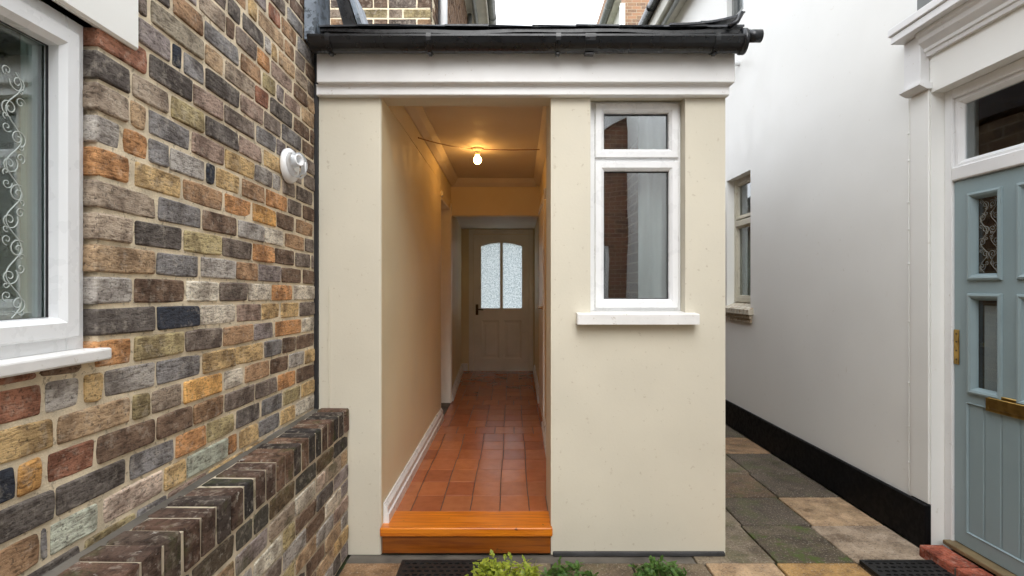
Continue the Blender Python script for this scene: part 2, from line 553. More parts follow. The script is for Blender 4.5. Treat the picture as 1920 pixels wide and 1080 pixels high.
BRICK_ROWS = {
 -8: '1039 1131 d,1139 1257 y,1266 1414 g,1426 1616 n,1629 1818 p,1834 2078 y,2099 2314 c,2340 2545 n,2577 2774 g',
 -7: '998 1099 c,1107 1261 d,1272 1446 n,1450 1576 g,1581 1780 m,1795 2028 y,2036 2199 y,2218 2395 g,2407 2584 n,2597 2774 s',
 -6: '1039 1152 c,1154 1169 g,1180 1314 e,1331 1557 i,1564 1666 y,1674 1910 e,1917 1984 o,1996 2139 y,2148 2340 g,2351 2507 y,2520 2766 w',
 -5: '1039 1189 d,1193 1410 d,1422 1611 g,1618 1777 o,1783 1961 n,1973 2157 d,2175 2367 g,2379 2564 n,2584 2766 y',
 -4: '979 1095 k,1101 1158 a,1171 1302 r,1310 1522 b,1531 1699 b,1708 1885 c,1896 2112 p,2121 2314 p,2324 2514 o,2526 2766 b',
 -3: '998 1185 y,1198 1424 t,1434 1501 n,1510 1645 h,1658 1875 a,1892 2020 w,2036 2242 c,2252 2430 b,2441 2617 s,2630 2766 y',
 -2: '1018 1157 r,1167 1257 s,1271 1329 y,1336 1522 s,1531 1752 g,1758 1961 y,1969 2185 y,2199 2362 g,2373 2514 b,2526 2774 b',
 -1: '998 1144 r,1152 1260 b,1269 1430 o,1440 1658 n,1666 1875 p,1885 2103 c,2112 2283 v,2298 2577 o,2597 2774 w',
 0: '1305 1524 d,1533 1740 k,1746 1973 w,1977 2171 m,2175 2340 y,2356 2551 y,2564 2774 p',
 1: '1302 1432 s,1440 1661 b,1672 1854 w,1861 2052 p,2061 2252 w,2267 2477 o,2495 2759 w',
 2: '1302 1524 t,1531 1737 g,1749 1969 s,1973 2139 c,2148 2351 v,2362 2577 b,2604 2774 b',
 3: '1302 1432 h,1442 1647 d,1658 1871 n,1878 2086 p,2099 2283 o,2293 2495 b,2514 2693 p,2715 2774 p',
 4: '1303 1529 h,1538 1749 g,1758 1973 b,1988 2189 s,2199 2379 w,2395 2617 c,2630 2774 p',
 5: '1302 1418 o,1444 1642 y,1655 1878 c,1896 2086 o,2099 2303 a,2314 2489 b,2520 2729 c,2744 2781 b',
 6: '1302 1389 s,1400 1493 o,1497 1583 g,1591 1770 s,1780 1831 k,1838 1996 y,2016 2203 c,2213 2418 o,2430 2584 p,2604 2766 b',
 7: '1302 1414 h,1426 1484 t,1499 1688 g,1699 1889 m,1896 2108 y,2116 2267 s,2277 2356 s,2373 2501 p,2526 2722 p,2737 2774 p',
 8: '1302 1422 d,1432 1583 h,1596 1764 n,1777 1988 d,1996 2175 m,2194 2362 y,2379 2590 p,2617 2766 p',
 9: '1308 1490 r,1501 1697 d,1708 1882 m,1892 2112 p,2130 2303 g,2314 2407 v,2418 2526 p,2539 2759 p',
 10: '1332 1593 v,1603 1645 k,1658 1767 g,1777 1992 d,2004 2185 m,2199 2351 p,2367 2571 g,2597 2751 b',
 11: '1305 1493 p,1506 1764 f,1774 1885 t,1899 2112 h,2121 2232 r,2252 2471 d,2495 2686 b,2700 2766 b',
 12: '1339 1591 d,1606 1761 c,1770 1992 g,2008 2166 c,2185 2298 n,2314 2384 v,2395 2571 m,2590 2766 t',
 13: '1305 1519 p,1531 1728 v,1740 1896 h,1906 1961 b,1973 2125 p,2139 2247 o,2262 2477 m,2495 2651 b,2665 2766 t',
 14: '1339 1542 b,1554 1720 h,1731 1903 p,1917 2004 d,2020 2194 d,2203 2257 s,2267 2319 y,2335 2501 t,2514 2651 h,2665 2766 p',
 15: '1305 1475 p,1488 1642 d,1655 1851 v,1864 2048 c,2065 2134 y,2148 2384 t,2395 2495 c,2514 2624 p,2637 2766 b',
 16: '1322 1519 h,1531 1697 p,1708 1818 g,1831 1996 b,2012 2213 v,2237 2346 r,2362 2520 c,2539 2766 g',
 17: '1305 1454 d,1465 1616 p,1629 1786 v,1799 1958 h,1973 2166 g,2185 2395 p,2424 2597 g,2610 2766 b',
}

# ------------------------------------------------------------------ ground and paving
rnd = random.Random(7)
bm = bmesh.new()
g = 150
for x0, x1, y0, y1 in [(-g, g, -g, g)]:
    vs = [bm.verts.new(p) for p in ((x0, y0, -.02), (x1, y0, -.02), (x1, y1, -.02), (x0, y1, -.02))]
    bm.faces.new(vs)
ground = obj('ground', bm, M['ground'], origin=(0, 0, -.02), kind='structure')

def slab(x0, x1, y0, y1, col, moss, z=0.0):
    j = .005
    bm = bmesh.new()
    add_box(bm, x0 + j, x1 - j, y0 + j, y1 - j, -.018, z, .004)
    for v in bm.verts:
        if v.co.z > z - .01:
            v.co.z += rnd.uniform(-.0012, .0012)
        v.co.x += rnd.uniform(-.0015, .0015); v.co.y += rnd.uniform(-.0015, .0015)
    o = obj('paving_slab', bm, M['slab'], paving, color=lin(col))
    o.color[3] = moss
    return o

paving = link('pavement', None, loc=(0, 2.4, -.02), kind='structure')
SL = {'peach': (196, 165, 130), 'pale': (192, 172, 150), 'ochre': (196, 155, 96), 'grey': (142, 128, 108),
      'dark': (98, 86, 72), 'mid': (128, 112, 92), 'black': (104, 92, 74), 'tan': (165, 132, 98), 'umber': (118, 96, 74)}
# the side passage, row by row towards the back: (y0, y1, [(x0, x1, colour, moss)])
alley = [
    (2.690, 3.112, [(.93, 1.335, 'grey', .25), (1.335, 1.735, 'black', 1.0), (1.735, 2.175, 'pale', .0)]),
    (3.112, 3.533, [(1.0, 1.345, 'grey', .3), (1.345, 1.755, 'dark', .35), (1.755, 2.175, 'peach', .1)]),
    (3.533, 3.990, [(1.0, 1.36, 'mid', .4), (1.36, 1.765, 'umber', .35), (1.765, 2.175, 'dark', .2)]),
    (3.990, 4.468, [(1.0, 1.38, 'mid', .8), (1.38, 1.785, 'mid', .45), (1.785, 2.175, 'dark', .3)]),
    (4.468, 4.946, [(1.0, 1.60, 'mid', .5), (1.60, 2.175, 'tan', .15)]),
    (4.946, 5.420, [(1.0, 1.40, 'mid', .6), (1.40, 2.175, 'dark', .2)]),
    (5.420, 5.900, [(1.0, 1.60, 'dark', .4), (1.60, 2.175, 'tan', .1)]),
    (5.900, 6.500, [(1.0, 1.60, 'mid', .4), (1.60, 2.175, 'dark', .3)]),
]
for y0, y1, row in alley:
    for x0, x1, c, mo in row:
        slab(x0, x1, y0, y1, SL[c], mo)
front = [(-.84, -.25, 'tan', .0), (-.25, .20, 'grey', .25), (.20, .60, 'mid', .2), (.60, .97, 'mid', .3),
         (.97, 1.325, 'peach', .05), (1.325, 1.74, 'ochre', .0), (1.74, 2.175, 'mid', .1)]
for y0, y1, sh in ((2.20, 2.690, 0), (1.74, 2.20, 2), (1.28, 1.74, 4), (.8, 1.28, 1), (.3, .8, 3), (-.2, .3, 5)):
    for i, (x0, x1, c, mo) in enumerate(front):
        cc = front[(i + sh) % 7]
        slab(x0, x1, y0, y1, SL[cc[2]], cc[3])
box('mortar_strip', -.84, .93, 2.692, 2.78, -.019, -.004, M['concrete'], paving, .003)

# ------------------------------------------------------------------ brick house on the left
XL = -1.018
TILT = -.0143                       # the courses of this old wall run slightly downhill
ZC, PITCH = 1.261, .0794
BC = {'d': (101, 93, 87), 'k': (50, 54, 64), 'w': (208, 197, 178), 'm': (156, 132, 116), 'y': (200, 167, 112), 'p': (124, 110, 99),
      's': (166, 159, 151), 'b': (118, 94, 75), 'o': (198, 142, 86), 't': (180, 150, 114), 'g': (130, 126, 124), 'c': (166, 130, 94),
      'v': (144, 132, 128), 'h': (160, 142, 122), 'n': (170, 153, 108), 'a': (212, 158, 82), 'r': (156, 104, 78), 'e': (180, 183, 164),
      'i': (205, 182, 162), 'f': (146, 134, 114)}
def tint(c, r, amt=.09):
    k = 1 + r.uniform(-amt, amt)
    v = lin(c)
    grey = sum(v) / 3
    return tuple(min(.9, (.88 * u + .12 * grey) * k * 1.38) for u in v)

def add_brick(bm, x0, x1, y0, y1, z0, z1, r, bev=.006, jit=.0022, seg=2):
    vs0 = set(bm.verts)
    add_box(bm, x0, x1, y0, y1, z0, z1, bev * r.uniform(.7, 1.4), seg)
    for v in bm.verts:
        if v not in vs0:
            v.co += Vector((r.uniform(-jit, jit) * .6, r.uniform(-jit, jit), r.uniform(-jit, jit)))

def old_brick(hl, hh, front, r):
    """worn brick facing +x: uneven rounded outline, soft arris; about 80 triangles"""
    bm = bmesh.new()
    out = []
    for sy, sz, a0 in ((1, 1, 0), (-1, 1, 90), (-1, -1, 180), (1, -1, 270)):
        rad = r.uniform(.003, .0095)
        cy, cz = sy * (hl - rad) + r.uniform(-.002, .002), sz * (hh - rad) + r.uniform(-.002, .002)
        for k in (0, 45, 90):
            an = math.radians(a0 + k)
            out.append([cy + rad * math.cos(an), cz + rad * math.sin(an)])
        # a point along the next edge, pushed in or out a little
        n_ = {0: (0, hh), 90: (-hl, 0), 180: (0, -hh), 270: (hl, 0)}[a0]
        w_ = r.uniform(-.3, .3)
        if n_[0] == 0:
            out.append([w_ * hl, n_[1] + math.copysign(r.uniform(-.0028, .0012), n_[1])])
        else:
            out.append([n_[0] + math.copysign(r.uniform(-.0028, .0012), n_[0]), w_ * hh])
    tiltz, tilty = r.uniform(-.002, .002), r.uniform(-.002, .002)
    lay = []
    for x, s in ((-.10, 1.0), (front - .0055, 1.0), (front - .0016, .0016), (front, .0048)):
        ring_ = []
        for y_, z_ in out:
            if s == 1.0:
                q = (y_, z_)
            else:
                l_ = max(.001, math.hypot(y_, z_))
                q = (y_ - math.copysign(min(s, abs(y_) * .5), y_), z_ - math.copysign(min(s, abs(z_) * .5), z_))
            dx = (tilty * q[0] / hl + tiltz * q[1] / hh) if x > -.05 else 0
            ring_.append(bm.verts.new((x + dx, q[0], q[1])))
        lay.append(ring_)
    n = len(out)
    for A_, B_ in zip(lay, lay[1:]):
        for k in range(n):
            bm.faces.new((A_[k], A_[(k + 1) % n], B_[(k + 1) % n], B_[k]))
    cen = bm.verts.new((front + r.uniform(-.0006, .0008), r.uniform(-.3, .3) * hl, r.uniform(-.2, .2) * hh))
    for k in range(n):
        bm.faces.new((lay[-1][k], lay[-1][(k + 1) % n], cen))
    return bm

house = root('brick_house', 'brown, grey and buff brick house wall with white window along the left', 'house', (XL - .1, 1.4, 0))
bm = bmesh.new()
win = (.36, 1.302, 1.212, 2.024)
add_wall(bm, 'x', XL - .25, XL - .0042, -4.5, 2.752, 0, 3.35, [(win[0], 1.316, win[2], win[3])])
wall = obj('wall', bm, M['mortar'], house)
box('upper_wall', XL - .25, XL - .003, -4.5, 2.66, 3.352, 4.3, M['far_brick_x'], house)
box('rear_wall', XL - .255, XL - .003, -4.49, -.62, .9, 3.34, M['far_brick_x'], house)

def zt(y):
    return TILT * (y - 1.307)
def place_brick(y0, y1, z0, z1, col, r, parent, name='brick'):
    yc, zc = (y0 + y1) / 2, (z0 + z1) / 2
    bm = old_brick((y1 - y0) / 2 - .0015, (z1 - z0) / 2, r.uniform(-.002, .004), r)
    return link(name, finish(bm, 'brick'), parent, (XL, yc, zc + zt(yc)), rot=(math.atan(TILT), 0, 0), m=M['brick'], color=col)

r = random.Random(21)
edge_col = None
for k in sorted(BRICK_ROWS):
    if k < -7:
        continue
    z0 = ZC + PITCH * k + .0062
    z1 = ZC + PITCH * (k + 1) - .0062
    row = []
    for t in BRICK_ROWS[k].split(','):
        a, b, c = t.split()
        row.append((int(a) / 1000, int(b) / 1000, c))
    for a, b, c in row:
        zz0, zz1 = z0, z1
        b = min(b, 2.748)
        if b - a < .012:
            continue
        if 0 <= k <= 9 and a < 1.30:
            a = 1.30
        if 10 <= k <= 13:
            if b < 1.47:
                continue
            a = max(a, 1.452)
        if k == -1 and b > 1.34:
            a = max(a, 1.303)
        elif k == -1 and a < 1.32:
            zz1 = 1.206
        place_brick(a, b, zz0, zz1, tint(BC[c], r), r, wall)
# the rest of this wall, out of the photograph
keys = 'dpbgvhcmtsoynr'
bm = bmesh.new()
for k in range(-7, 26):
    z0 = ZC + PITCH * k + .0045; z1 = z0 + PITCH - .009
    lim = 2.745 if k > 17 else (1.43 if k > 13 else 1.02)
    if k <= 17 and k > 13:
        lim = 1.17
    y = -.6 + (.11 if k % 2 else 0)
    while y < lim - .05:
        l = r.choice((.215, .215, .105))
        b = min(y + l, lim)
        hit = b > win[0] and y < win[1] and z1 + .01 > win[2] and z0 < 2.30
        if -1 <= k <= 13 and hit:
            y += l + .01
            continue
        if k <= 13 and k >= 0 and b > win[0]:
            y += l + .01
            continue
        n0 = len(bm.verts)
        add_box(bm, XL - .09, XL + r.uniform(-.002, .002), y, b, z0 + zt(y), z1 + zt(y), .005)
        y += l + .01
rest = obj('remaining_bricks', bm, M['brick'], wall, kind='stuff', color=lin((128, 104, 88)))

box('lintel', XL - .2, XL + .012, .22, 1.442, 2.024, 2.30, M['white_render'], house, .006)

# window of the brick house
w = link('window', None, house, (-1.06, .83, 1.24))
bm = bmesh.new()
add_frame(bm, 'x', -1.12, -1.048, .36, 1.306, 1.236, 2.03, .052, .003)
obj('frame', bm, M['upvc'], w)
bm = bmesh.new()
add_mitred(bm, 'x', .395, 1.276, 1.268, 1.992, [(0, -1.06), (0, -1.036), (.004, -1.032), (.036, -1.032), (.048, -1.044), (.050, -1.075)])
obj('sash', bm, M['upvc'], w)
bm = bmesh.new()
add_frame(bm, 'x', -1.073, -1.066, .440, 1.231, 1.313, 1.947, .005)
obj('gasket', bm, M['gasket'], w)
box('pane', -1.078, -1.074, .44, 1.23, 1.31, 1.95, M['glass_blue'], w)
for z in (1.36, 1.87):
    box('hinge', -1.0475, -1.040, 1.2775, 1.286, z - .03, z + .03, M['lamp_white'], w, .003)
box('sill', -1.12, -.990, .30, 1.322, 1.209, 1.238, M['sillwhite'], w, .005, 2)

def spiral(cy, cz, r0, turns, a0, sgn=1, n=18):
    pts = []
    for i in range(n + 1):
        t = i / n
        a = a0 + sgn * turns * 2 * math.pi * t
        rr = r0 * (1 - .86 * t)
        pts.append((cy + rr * math.cos(a), cz + rr * math.sin(a)))
    return pts
def scroll_panel(bm, plane_x, y0, y1, z0, z1, cell, rad, seed):
    q = random.Random(seed)
    def path(pts, r_):
        pts = [p for p in pts if y0 <= p[0] <= y1 and z0 <= p[1] <= z1]
        if len(pts) > 3:
            add_tube(bm, [(plane_x, p[0], p[1]) for p in pts], r_, 5)
    ny = max(1, round((y1 - y0) / cell)); nz = max(1, round((z1 - z0) / cell))
    for i in range(ny):
        yy = y0 + (i + .5) * (y1 - y0) / ny
        path([(yy + cell * .30 * math.sin((z0 + (z1 - z0) * t / 60) / cell * 3.2 + i), z0 + (z1 - z0) * t / 60) for t in range(61)], rad)
        for j in range(nz):
            zz = z0 + (j + .5) * (z1 - z0) / nz
            s = 1 if (i + j) % 2 else -1
            path(spiral(yy + s * cell * .16, zz, cell * .34, 1.5, q.uniform(0, 6), s), rad)
            path(spiral(yy - s * cell * .26, zz + cell * .3, cell * .2, 1.2, q.uniform(0, 6), -s), rad * .85)
            path(spiral(yy + s * cell * .3, zz - cell * .3, cell * .13, 1.0, q.uniform(0, 6), s), rad * .85)
bm = bmesh.new()
scroll_panel(bm, -1.0728, .46, 1.178, 1.32, 1.86, .060, .0013, 3)
obj('scroll_grille', bm, M['iron'], w, label='white scrolling vine pattern over the pane')

def curtain(name, m, x, y0, y1, z0, z1, axis, waves, amp, label):
    bm = bmesh.new()
    n = waves * 10
    A, B = [], []
    for i in range(n + 1):
        t = i / n
        d = amp * math.sin(t * waves * 2 * math.pi) + amp * .4 * math.sin(t * waves * 4.7 + 1)
        u = y0 + (y1 - y0) * t
        lo = (x + d * 1.2, u, z0) if axis == 'x' else (u, x + d * 1.2, z0)
        hi = (x + d * .7, u, z1) if axis == 'x' else (u, x + d * .7, z1)
        A.append(bm.verts.new(lo)); B.append(bm.verts.new(hi))
    for i in range(n):
        bm.faces.new((A[i], A[i + 1], B[i + 1], B[i]))
    geom = bmesh.ops.solidify(bm, geom=bm.faces[:], thickness=.002)
    o = obj(name, bm, m, None, True)
    return tag(o, label, 'curtain')
curtain('curtain', M['reflection_pale'], -1.100, 1.192, 1.252, 1.27, 2.0, 'x', 2, .006, 'pale blue-green strip behind the brick wall window, added for a reflection of the porch')  # pleated strip added for the pale reflection of the porch pier

# dim room behind it
bm = bmesh.new()
add_box(bm, -3.2, -3.1, -.6, 2.5, .2, 2.6); add_box(bm, -3.1, -1.27, -.6, -.5, .2, 2.6); add_box(bm, -3.1, -1.27, 2.4, 2.5, .2, 2.6)
add_box(bm, -3.1, -1.27, -.5, 2.4, .2, .3); add_box(bm, -3.1, -1.27, -.5, 2.4, 2.5, 2.6)
obj('room', bm, M['room'], house)

# lead flashing and verge where the porch roof meets the wall
bm = bmesh.new()
prof = [(-1.012, 2.60), (-.985, 2.60), (-.962, 2.622), (-.955, 2.66), (-.955, 3.0), (-1.012, 3.0)]
add_prism(bm, [(x, 2.60, z) for x, z in prof], (0, .20, 0))
obj('flashing', bm, M['lead'], house)
bm = bmesh.new()
add_prism(bm, [(-.945, 2.80, 2.98), (-.885, 2.80, 2.98), (-.815, 2.80, 2.76), (-.885, 2.80, 2.76)], (0, .30, 0))
obj('verge_board', bm, M['black'], house)
bm = bmesh.new()
add_prism(bm, [(-.880, 2.79, 2.99), (-.858, 2.79, 2.99), (-.782, 2.79, 2.755), (-.806, 2.79, 2.755)], (0, .32, 0))
obj('verge_capping', bm, M['lead'], house)

box('gap_shade', -1.030, -1.002, 2.7525, 2.7685, .76, 2.60, M['gasket'], house)  # dark strip painting the shade of the gap beside the porch

# ------------------------------------------------------------------ low brick wall with brick-on-edge coping
low = root('low_brick_wall', 'low brick wall with dark mossy brick-on-edge coping along the brick house', 'wall', (-.93, 1.6, 0))
XF = -.845
bm = bmesh.new()
add_box(bm, XL + .002, XF - .007, -.6, 2.766, 0, .645)
add_box(bm, XL + .002, XF - .0050, -.6, 2.764, .6452, .7560)
obj('core', bm, M['mortar_dark'], low)
bm = bmesh.new()
add_prism(bm, [(XL + .001, -.6, .7562), (XL + .026, -.6, .7562), (XL + .012, -.6, .7602), (XL + .001, -.6, .763)], (0, 3.362, 0))
obj('mortar_fillet', bm, M['concrete'], low)
r = random.Random(5)
cop = [(78, 64, 54), (58, 52, 48), (94, 70, 56), (68, 58, 52), (108, 82, 64), (54, 50, 49), (84, 65, 54)]
y = 2.762
while y > .2:
    bm = bmesh.new()
    dx = r.uniform(-.002, .004)
    add_brick(bm, XL + .024 + r.uniform(-.008, .008), XF + dx, y - .0640, y, .647, .762 + r.uniform(-.003, .003), r, .006, .0022)
    obj('coping_brick', bm, M['coping'], low, color=tint(r.choice(cop), r, .15))
    y -= .0775
for row in range(8):
    z1 = .645 - row * PITCH - .009
    z0 = z1 - PITCH + .009
    z0 = max(z0, .001)
    y = 2.762
    first = .105 if row % 2 else .215
    while y > .75:
        l = first or r.choice((.215, .215, .215, .105)); first = None
        if row == 0:
            c = r.choice(((88, 76, 62), (74, 70, 62), (110, 92, 66), (70, 64, 58)))
        else:
            c = BC[r.choice('dbnyhpvstwinmb')]
        if z1 - z0 > .02:
            bm = old_brick(l / 2 - .001, (z1 - z0) / 2 - .001, r.uniform(-.002, .002), r)
            link('brick', finish(bm, 'brick'), low, (XF - .003, y - l / 2, (z0 + z1) / 2), m=M['coping'] if row < 2 else M['brick'], color=tint(c, r, .12))
        y -= l + .010

# ------------------------------------------------------------------ entrance porch and passage
YP = 2.77
FL = .145                             # passage floor level
porch = root('entrance_porch', 'cream rendered entrance porch with open passage and small white window', 'porch', (.05, 4.0, 0))
bm = bmesh.new()
pw = (.407, .900, 1.235, 2.378)
add_wall(bm, 'y', YP, 2.915, .202, 1.108, 0, 2.378, [pw])
front_wall = obj('front_wall', bm, M['cream'], porch)
box('header', -1.008, 1.108, YP, 2.915, 2.380, 2.635, M['cream'], porch)
box('corner_pier', .202, .262, 2.917, 3.16, 0, 2.60, M['cream'], porch, .004)
box('side_wall', .985, 1.107, 2.917, 8.1, 0, 2.60, M['far_brick_x'], porch)
# left pier and passage wall with rounded arris, doorway further in
bm = bmesh.new()
pts = [(-1.008, YP)] + [(-.679 - .012 + .012 * math.sin(a), YP + .012 - .012 * math.cos(a)) for a in (0, .4, .8, 1.2, math.pi / 2)] + [(-.672, 5.04), (-1.008, 5.04)]
add_prism(bm, [(x, y, 0) for x, y in pts], (0, 0, 2.378))
lpier = obj('left_pier', bm, M['cream'], porch)
lpier.data.materials.append(M['hall'])
for f in lpier.data.polygons:
    if f.normal.x > .9:
        f.material_index = 1
bm = bmesh.new()
add_box(bm, -1.008, -.672, 2.92, 5.04, 2.3785, 2.64)
obj('wall_head', bm, M['hall'], porch)
box('doorway_head', -.90, -.672, 5.041, 5.75, 2.25, 2.64, M['hall'], porch)
bm = bmesh.new()
add_prism(bm, [(-.672, 5.751, 0), (-.757, 8.0, 0), (-.95, 8.0, 0), (-.95, 5.751, 0)], (0, 0, 2.64))
obj('inner_left_wall', bm, M['hall'], porch)
# right passage wall with a flush door
bm = bmesh.new()
def xr(y):
    return .266 + (y - 3.16) / (8.0 - 3.16) * .074
add_prism(bm, [(xr(3.161), 3.161, 0), (xr(8.0), 8.0, 0), (xr(8.0) + .07, 8.0, 0), (xr(3.161) + .07, 3.161, 0)], (0, 0, 2.64))
obj('right_wall', bm, M['hall'], porch)
bm = bmesh.new()
add_box(bm, -.95, .45, 8.001, 8.12, 0, .146)
add_wall(bm, 'y', 8.001, 8.12, -.95, .45, .147, 2.64, [(-.575, .257, .1, 2.19)])
obj('end_wall', bm, M['hall'], porch)
box('bulkhead', -.70, .32, 5.93, 6.06, 2.19, 2.599, M['hall'], porch)
box('ceiling', -.70, .45, 2.917, 5.929, 2.600, 2.634, M['ceiling'], porch)
box('low_ceiling', -.80, .45, 6.061, 8.0, 2.27, 2.31, M['ceiling'], porch)
# coving
def coving(name, pts, vec):
    bm = bmesh.new(); add_prism(bm, pts, vec); obj(name, bm, M['ceiling'], porch)
cov = [(0, 0), (.012, 0), (.05, .03), (.075, .075), (.075, .088), (0, .088)]
coving('coving', [(-.6715 + a, 2.92, 2.5985 - .088 + b) for a, b in cov], (0, 3.0, 0))
coving('coving', [(.2655 + .012 - a, 3.165, 2.5985 - .088 + b) for a, b in cov], (.035, 2.76, 0))
coving('coving', [(-.66, 5.9285 - a, 2.5975 - .088 + b) for a, b in cov], (.93, 0, 0))
# skirtings
def skirting_profile(x, s, h=.112):
    return [(x, FL), (x + s * .030, FL), (x + s * .030, FL + .050), (x + s * .022, FL + .056), (x + s * .022, FL + .088), (x + s * .010, FL + h - .006), (x + s * .008, FL + h), (x, FL + h)]
def skirting(x0, y0, x1, y1, s):
    bm = bmesh.new()
    add_prism(bm, [(x, y0, z) for x, z in skirting_profile(x0, s)], (x1 - x0, y1 - y0, 0))
    obj('skirting', bm, M['skirting'], porch)
skirting(-.6755, 2.80, -.6705, 5.02, 1)
skirting(-.6715, 5.84, -.754, 7.98, 1)
skirting(xr(3.17) + .001, 3.17, xr(4.74) + .001, 4.74, -1)
skirting(xr(5.72) + .001, 5.72, xr(7.9) + .001, 7.9, -1)
bm = bmesh.new()
add_box(bm, -.75, -.665, 7.975, 8.0, FL, FL + .11, .003)
obj('skirting', bm, M['skirting'], porch)
# left doorway
dw = link('side_doorway', None, porch, (-.74, 5.4, FL))
bm = bmesh.new()
add_box(bm, -.86, -.664, 5.722, 5.75, FL, 2.248, .003)
add_box(bm, -.672, -.654, 5.752, 5.83, FL, 2.30, .004)
add_box(bm, -.672, -.655, 5.02, 5.09, 2.252, 2.30, .004)
add_box(bm, -.86, -.672, 5.042, 5.06, FL, 2.248, .003)
add_box(bm, -.86, -.668, 5.062, 5.720, 2.225, 2.248, .003)
obj('frame', bm, M['innerdoor'], dw)
box('leaf', -.90, -.862, 5.062, 5.72, FL, 2.224, M['innerdoor'], dw)
box('threshold', -.86, -.66, 5.062, 5.72, FL + .001, FL + .008, M['concrete'], dw)
# right door in the passage
dr = link('side_door', None, porch, (xr(5.2), 5.2, FL))
bm = bmesh.new()
for y0, y1, z0, z1 in ((4.76, 4.82, FL, 2.22), (5.63, 5.69, FL, 2.22), (4.82, 5.63, 2.16, 2.22)):
    add_box(bm, xr(y0) - .014, xr(y1) + .03, y0, y1, z0, z1, .003)
obj('frame', bm, M['skirting'], dr)
box('leaf', xr(4.83) - .004, xr(5.6) + .02, 4.83, 5.62, FL, 2.158, M['innerdoor'], dr)
bm = bmesh.new()
add_lathe(bm, [(0, 0), (.026, 0), (.026, .006), (.011, .012), (.011, .045)], (xr(4.9) - .004, 4.90, 1.205), (-1, 0, 0), 16)
add_tube(bm, [(xr(4.9) - .048, 4.885, 1.205), (xr(4.9) - .050, 4.95, 1.205), (xr(4.9) - .048, 5.01, 1.20)], .009, 8)
obj('handle', bm, M['chrome'], dr, True)
box('switch_box', xr(4.4) - .022, xr(4.4) + .003, 4.36, 4.43, 2.12, 2.20, M['lamp_white'], porch, .004)
# end door
ed = link('inner_door', None, porch, (-.16, 8.0, FL))
bm = bmesh.new()
add_frame(bm, 'y', 7.975, 8.05, -.645, .318, FL, 2.262, .066, .004, .001)
obj('frame', bm, M['innerdoor'], ed)
bm = bmesh.new()
L0, L1, L2, L3 = -.464, -.178, -.138, .150
def arch(u):
    return 2.065 - .055 * ((u + .158) / .306) ** 2
add_wall(bm, 'y', 7.995, 8.035, -.576, .256, FL + .008, 2.0, [(L0, L1, 1.081, 9), (L2, L3, 1.081, 9), (-.455, -.19, .325, .90), (-.128, .142, .325, .90)])
add_box(bm, -.576, L0, 7.995, 8.035, 2.0, 2.188); add_box(bm, L3, .256, 7.995, 8.035, 2.0, 2.188); add_box(bm, L1, L2, 7.995, 8.035, 2.0, 2.188)
for a, b in ((L0, L1), (L2, L3)):
    us = [a + (b - a) * i / 10 for i in range(11)]
    add_prism(bm, [(u, 7.995, arch(u)) for u in us] + [(b, 7.995, 2.188), (a, 7.995, 2.188)], (0, .04, 0))
obj('leaf', bm, M['innerdoor'], ed)
for a, b in ((-.455, -.19), (-.128, .142)):
    bm = bmesh.new()
    add_box(bm, a, b, 8.012, 8.03, .325, .90)
    add_mitred(bm, 'y', a, b, .325, .90, [(0, 7.996), (.02, 8.011), (.045, 8.011), (.06, 8.002), (.075, 8.002)])
    vs = [bm.verts.new((u, 8.0021, z)) for u, z in ((a + .075, .40), (b - .075, .40), (b - .075, .825), (a + .075, .825))]
    bm.faces.new(vs)
    obj('panel', bm, M['innerdoor'], ed)
for a, b in ((L0, L1), (L2, L3)):
    bm = bmesh.new()
    us = [a - .005 + (b - a + .01) * i / 10 for i in range(11)]
    add_prism(bm, [(a - .005, 8.013, 1.076), (b + .005, 8.013, 1.076)] + [(u, 8.013, arch(u) + .006) for u in reversed(us)], (0, .005, 0))
    obj('pane', bm, M['obscure'], ed)
bm = bmesh.new()
add_box(bm, -.545, -.505, 7.986, 7.995, .98, 1.14, .004)
add_tube(bm, [(-.525, 7.99, 1.065), (-.525, 7.945, 1.065), (-.50, 7.935, 1.065), (-.43, 7.94, 1.06)], .009, 8)
obj('handle', bm, M['dark_metal'], ed, True)

# floor of the passage: quarry tiles laid in rows
floor = box('floor', -.93, .40, 2.945, 8.1, 0, FL - .0022, M['grout'], porch)
r = random.Random(11)
TW, TD = .1655, .2255
y = 2.962
row = 0
tc = [(172, 94, 44), (164, 86, 40), (180, 102, 48), (156, 82, 40), (170, 97, 50), (186, 108, 50)]
tiles = {}
while y < 7.95:
    x = -.068 - TW * 5 + r.uniform(-.004, .004) + (TW / 2 if row in (7, 12, 17) else 0)
    xl = -.672 if y < 5.05 else (-.66 - (y - 5.7) * .035 if y > 5.7 else -.70)
    while x < xr(y) - .01:
        a, b = max(x, xl), min(x + TW, xr(max(3.2, y)) if y > 3.16 else .20)
        if b - a > .015:
            bm = bmesh.new()
            add_box(bm, a + .0028, b - .0028, y + .0028, min(y + TD, 7.97) - .0028, FL - .0055, FL, .0011)
            o = obj('floor_tile', bm, M['tile'], floor, color=tuple(v * .80 for v in tint(r.choice(tc[:5]), r, .05)))
        x += TW
    y += TD
    row += 1
# timber step
step = link('step', None, porch, (-.24, 2.8, 0))
box('tread', -.681, .209, 2.742, 2.958, .104, .150, M['wood'], step, .008, 3)
box('riser', -.672, .200, 2.757, 2.80, .012, .1035, M['wood_dark'], step, .003)
box('step_base', -.672, .200, 2.801, 2.944, 0, .1035, M['footing'], step)

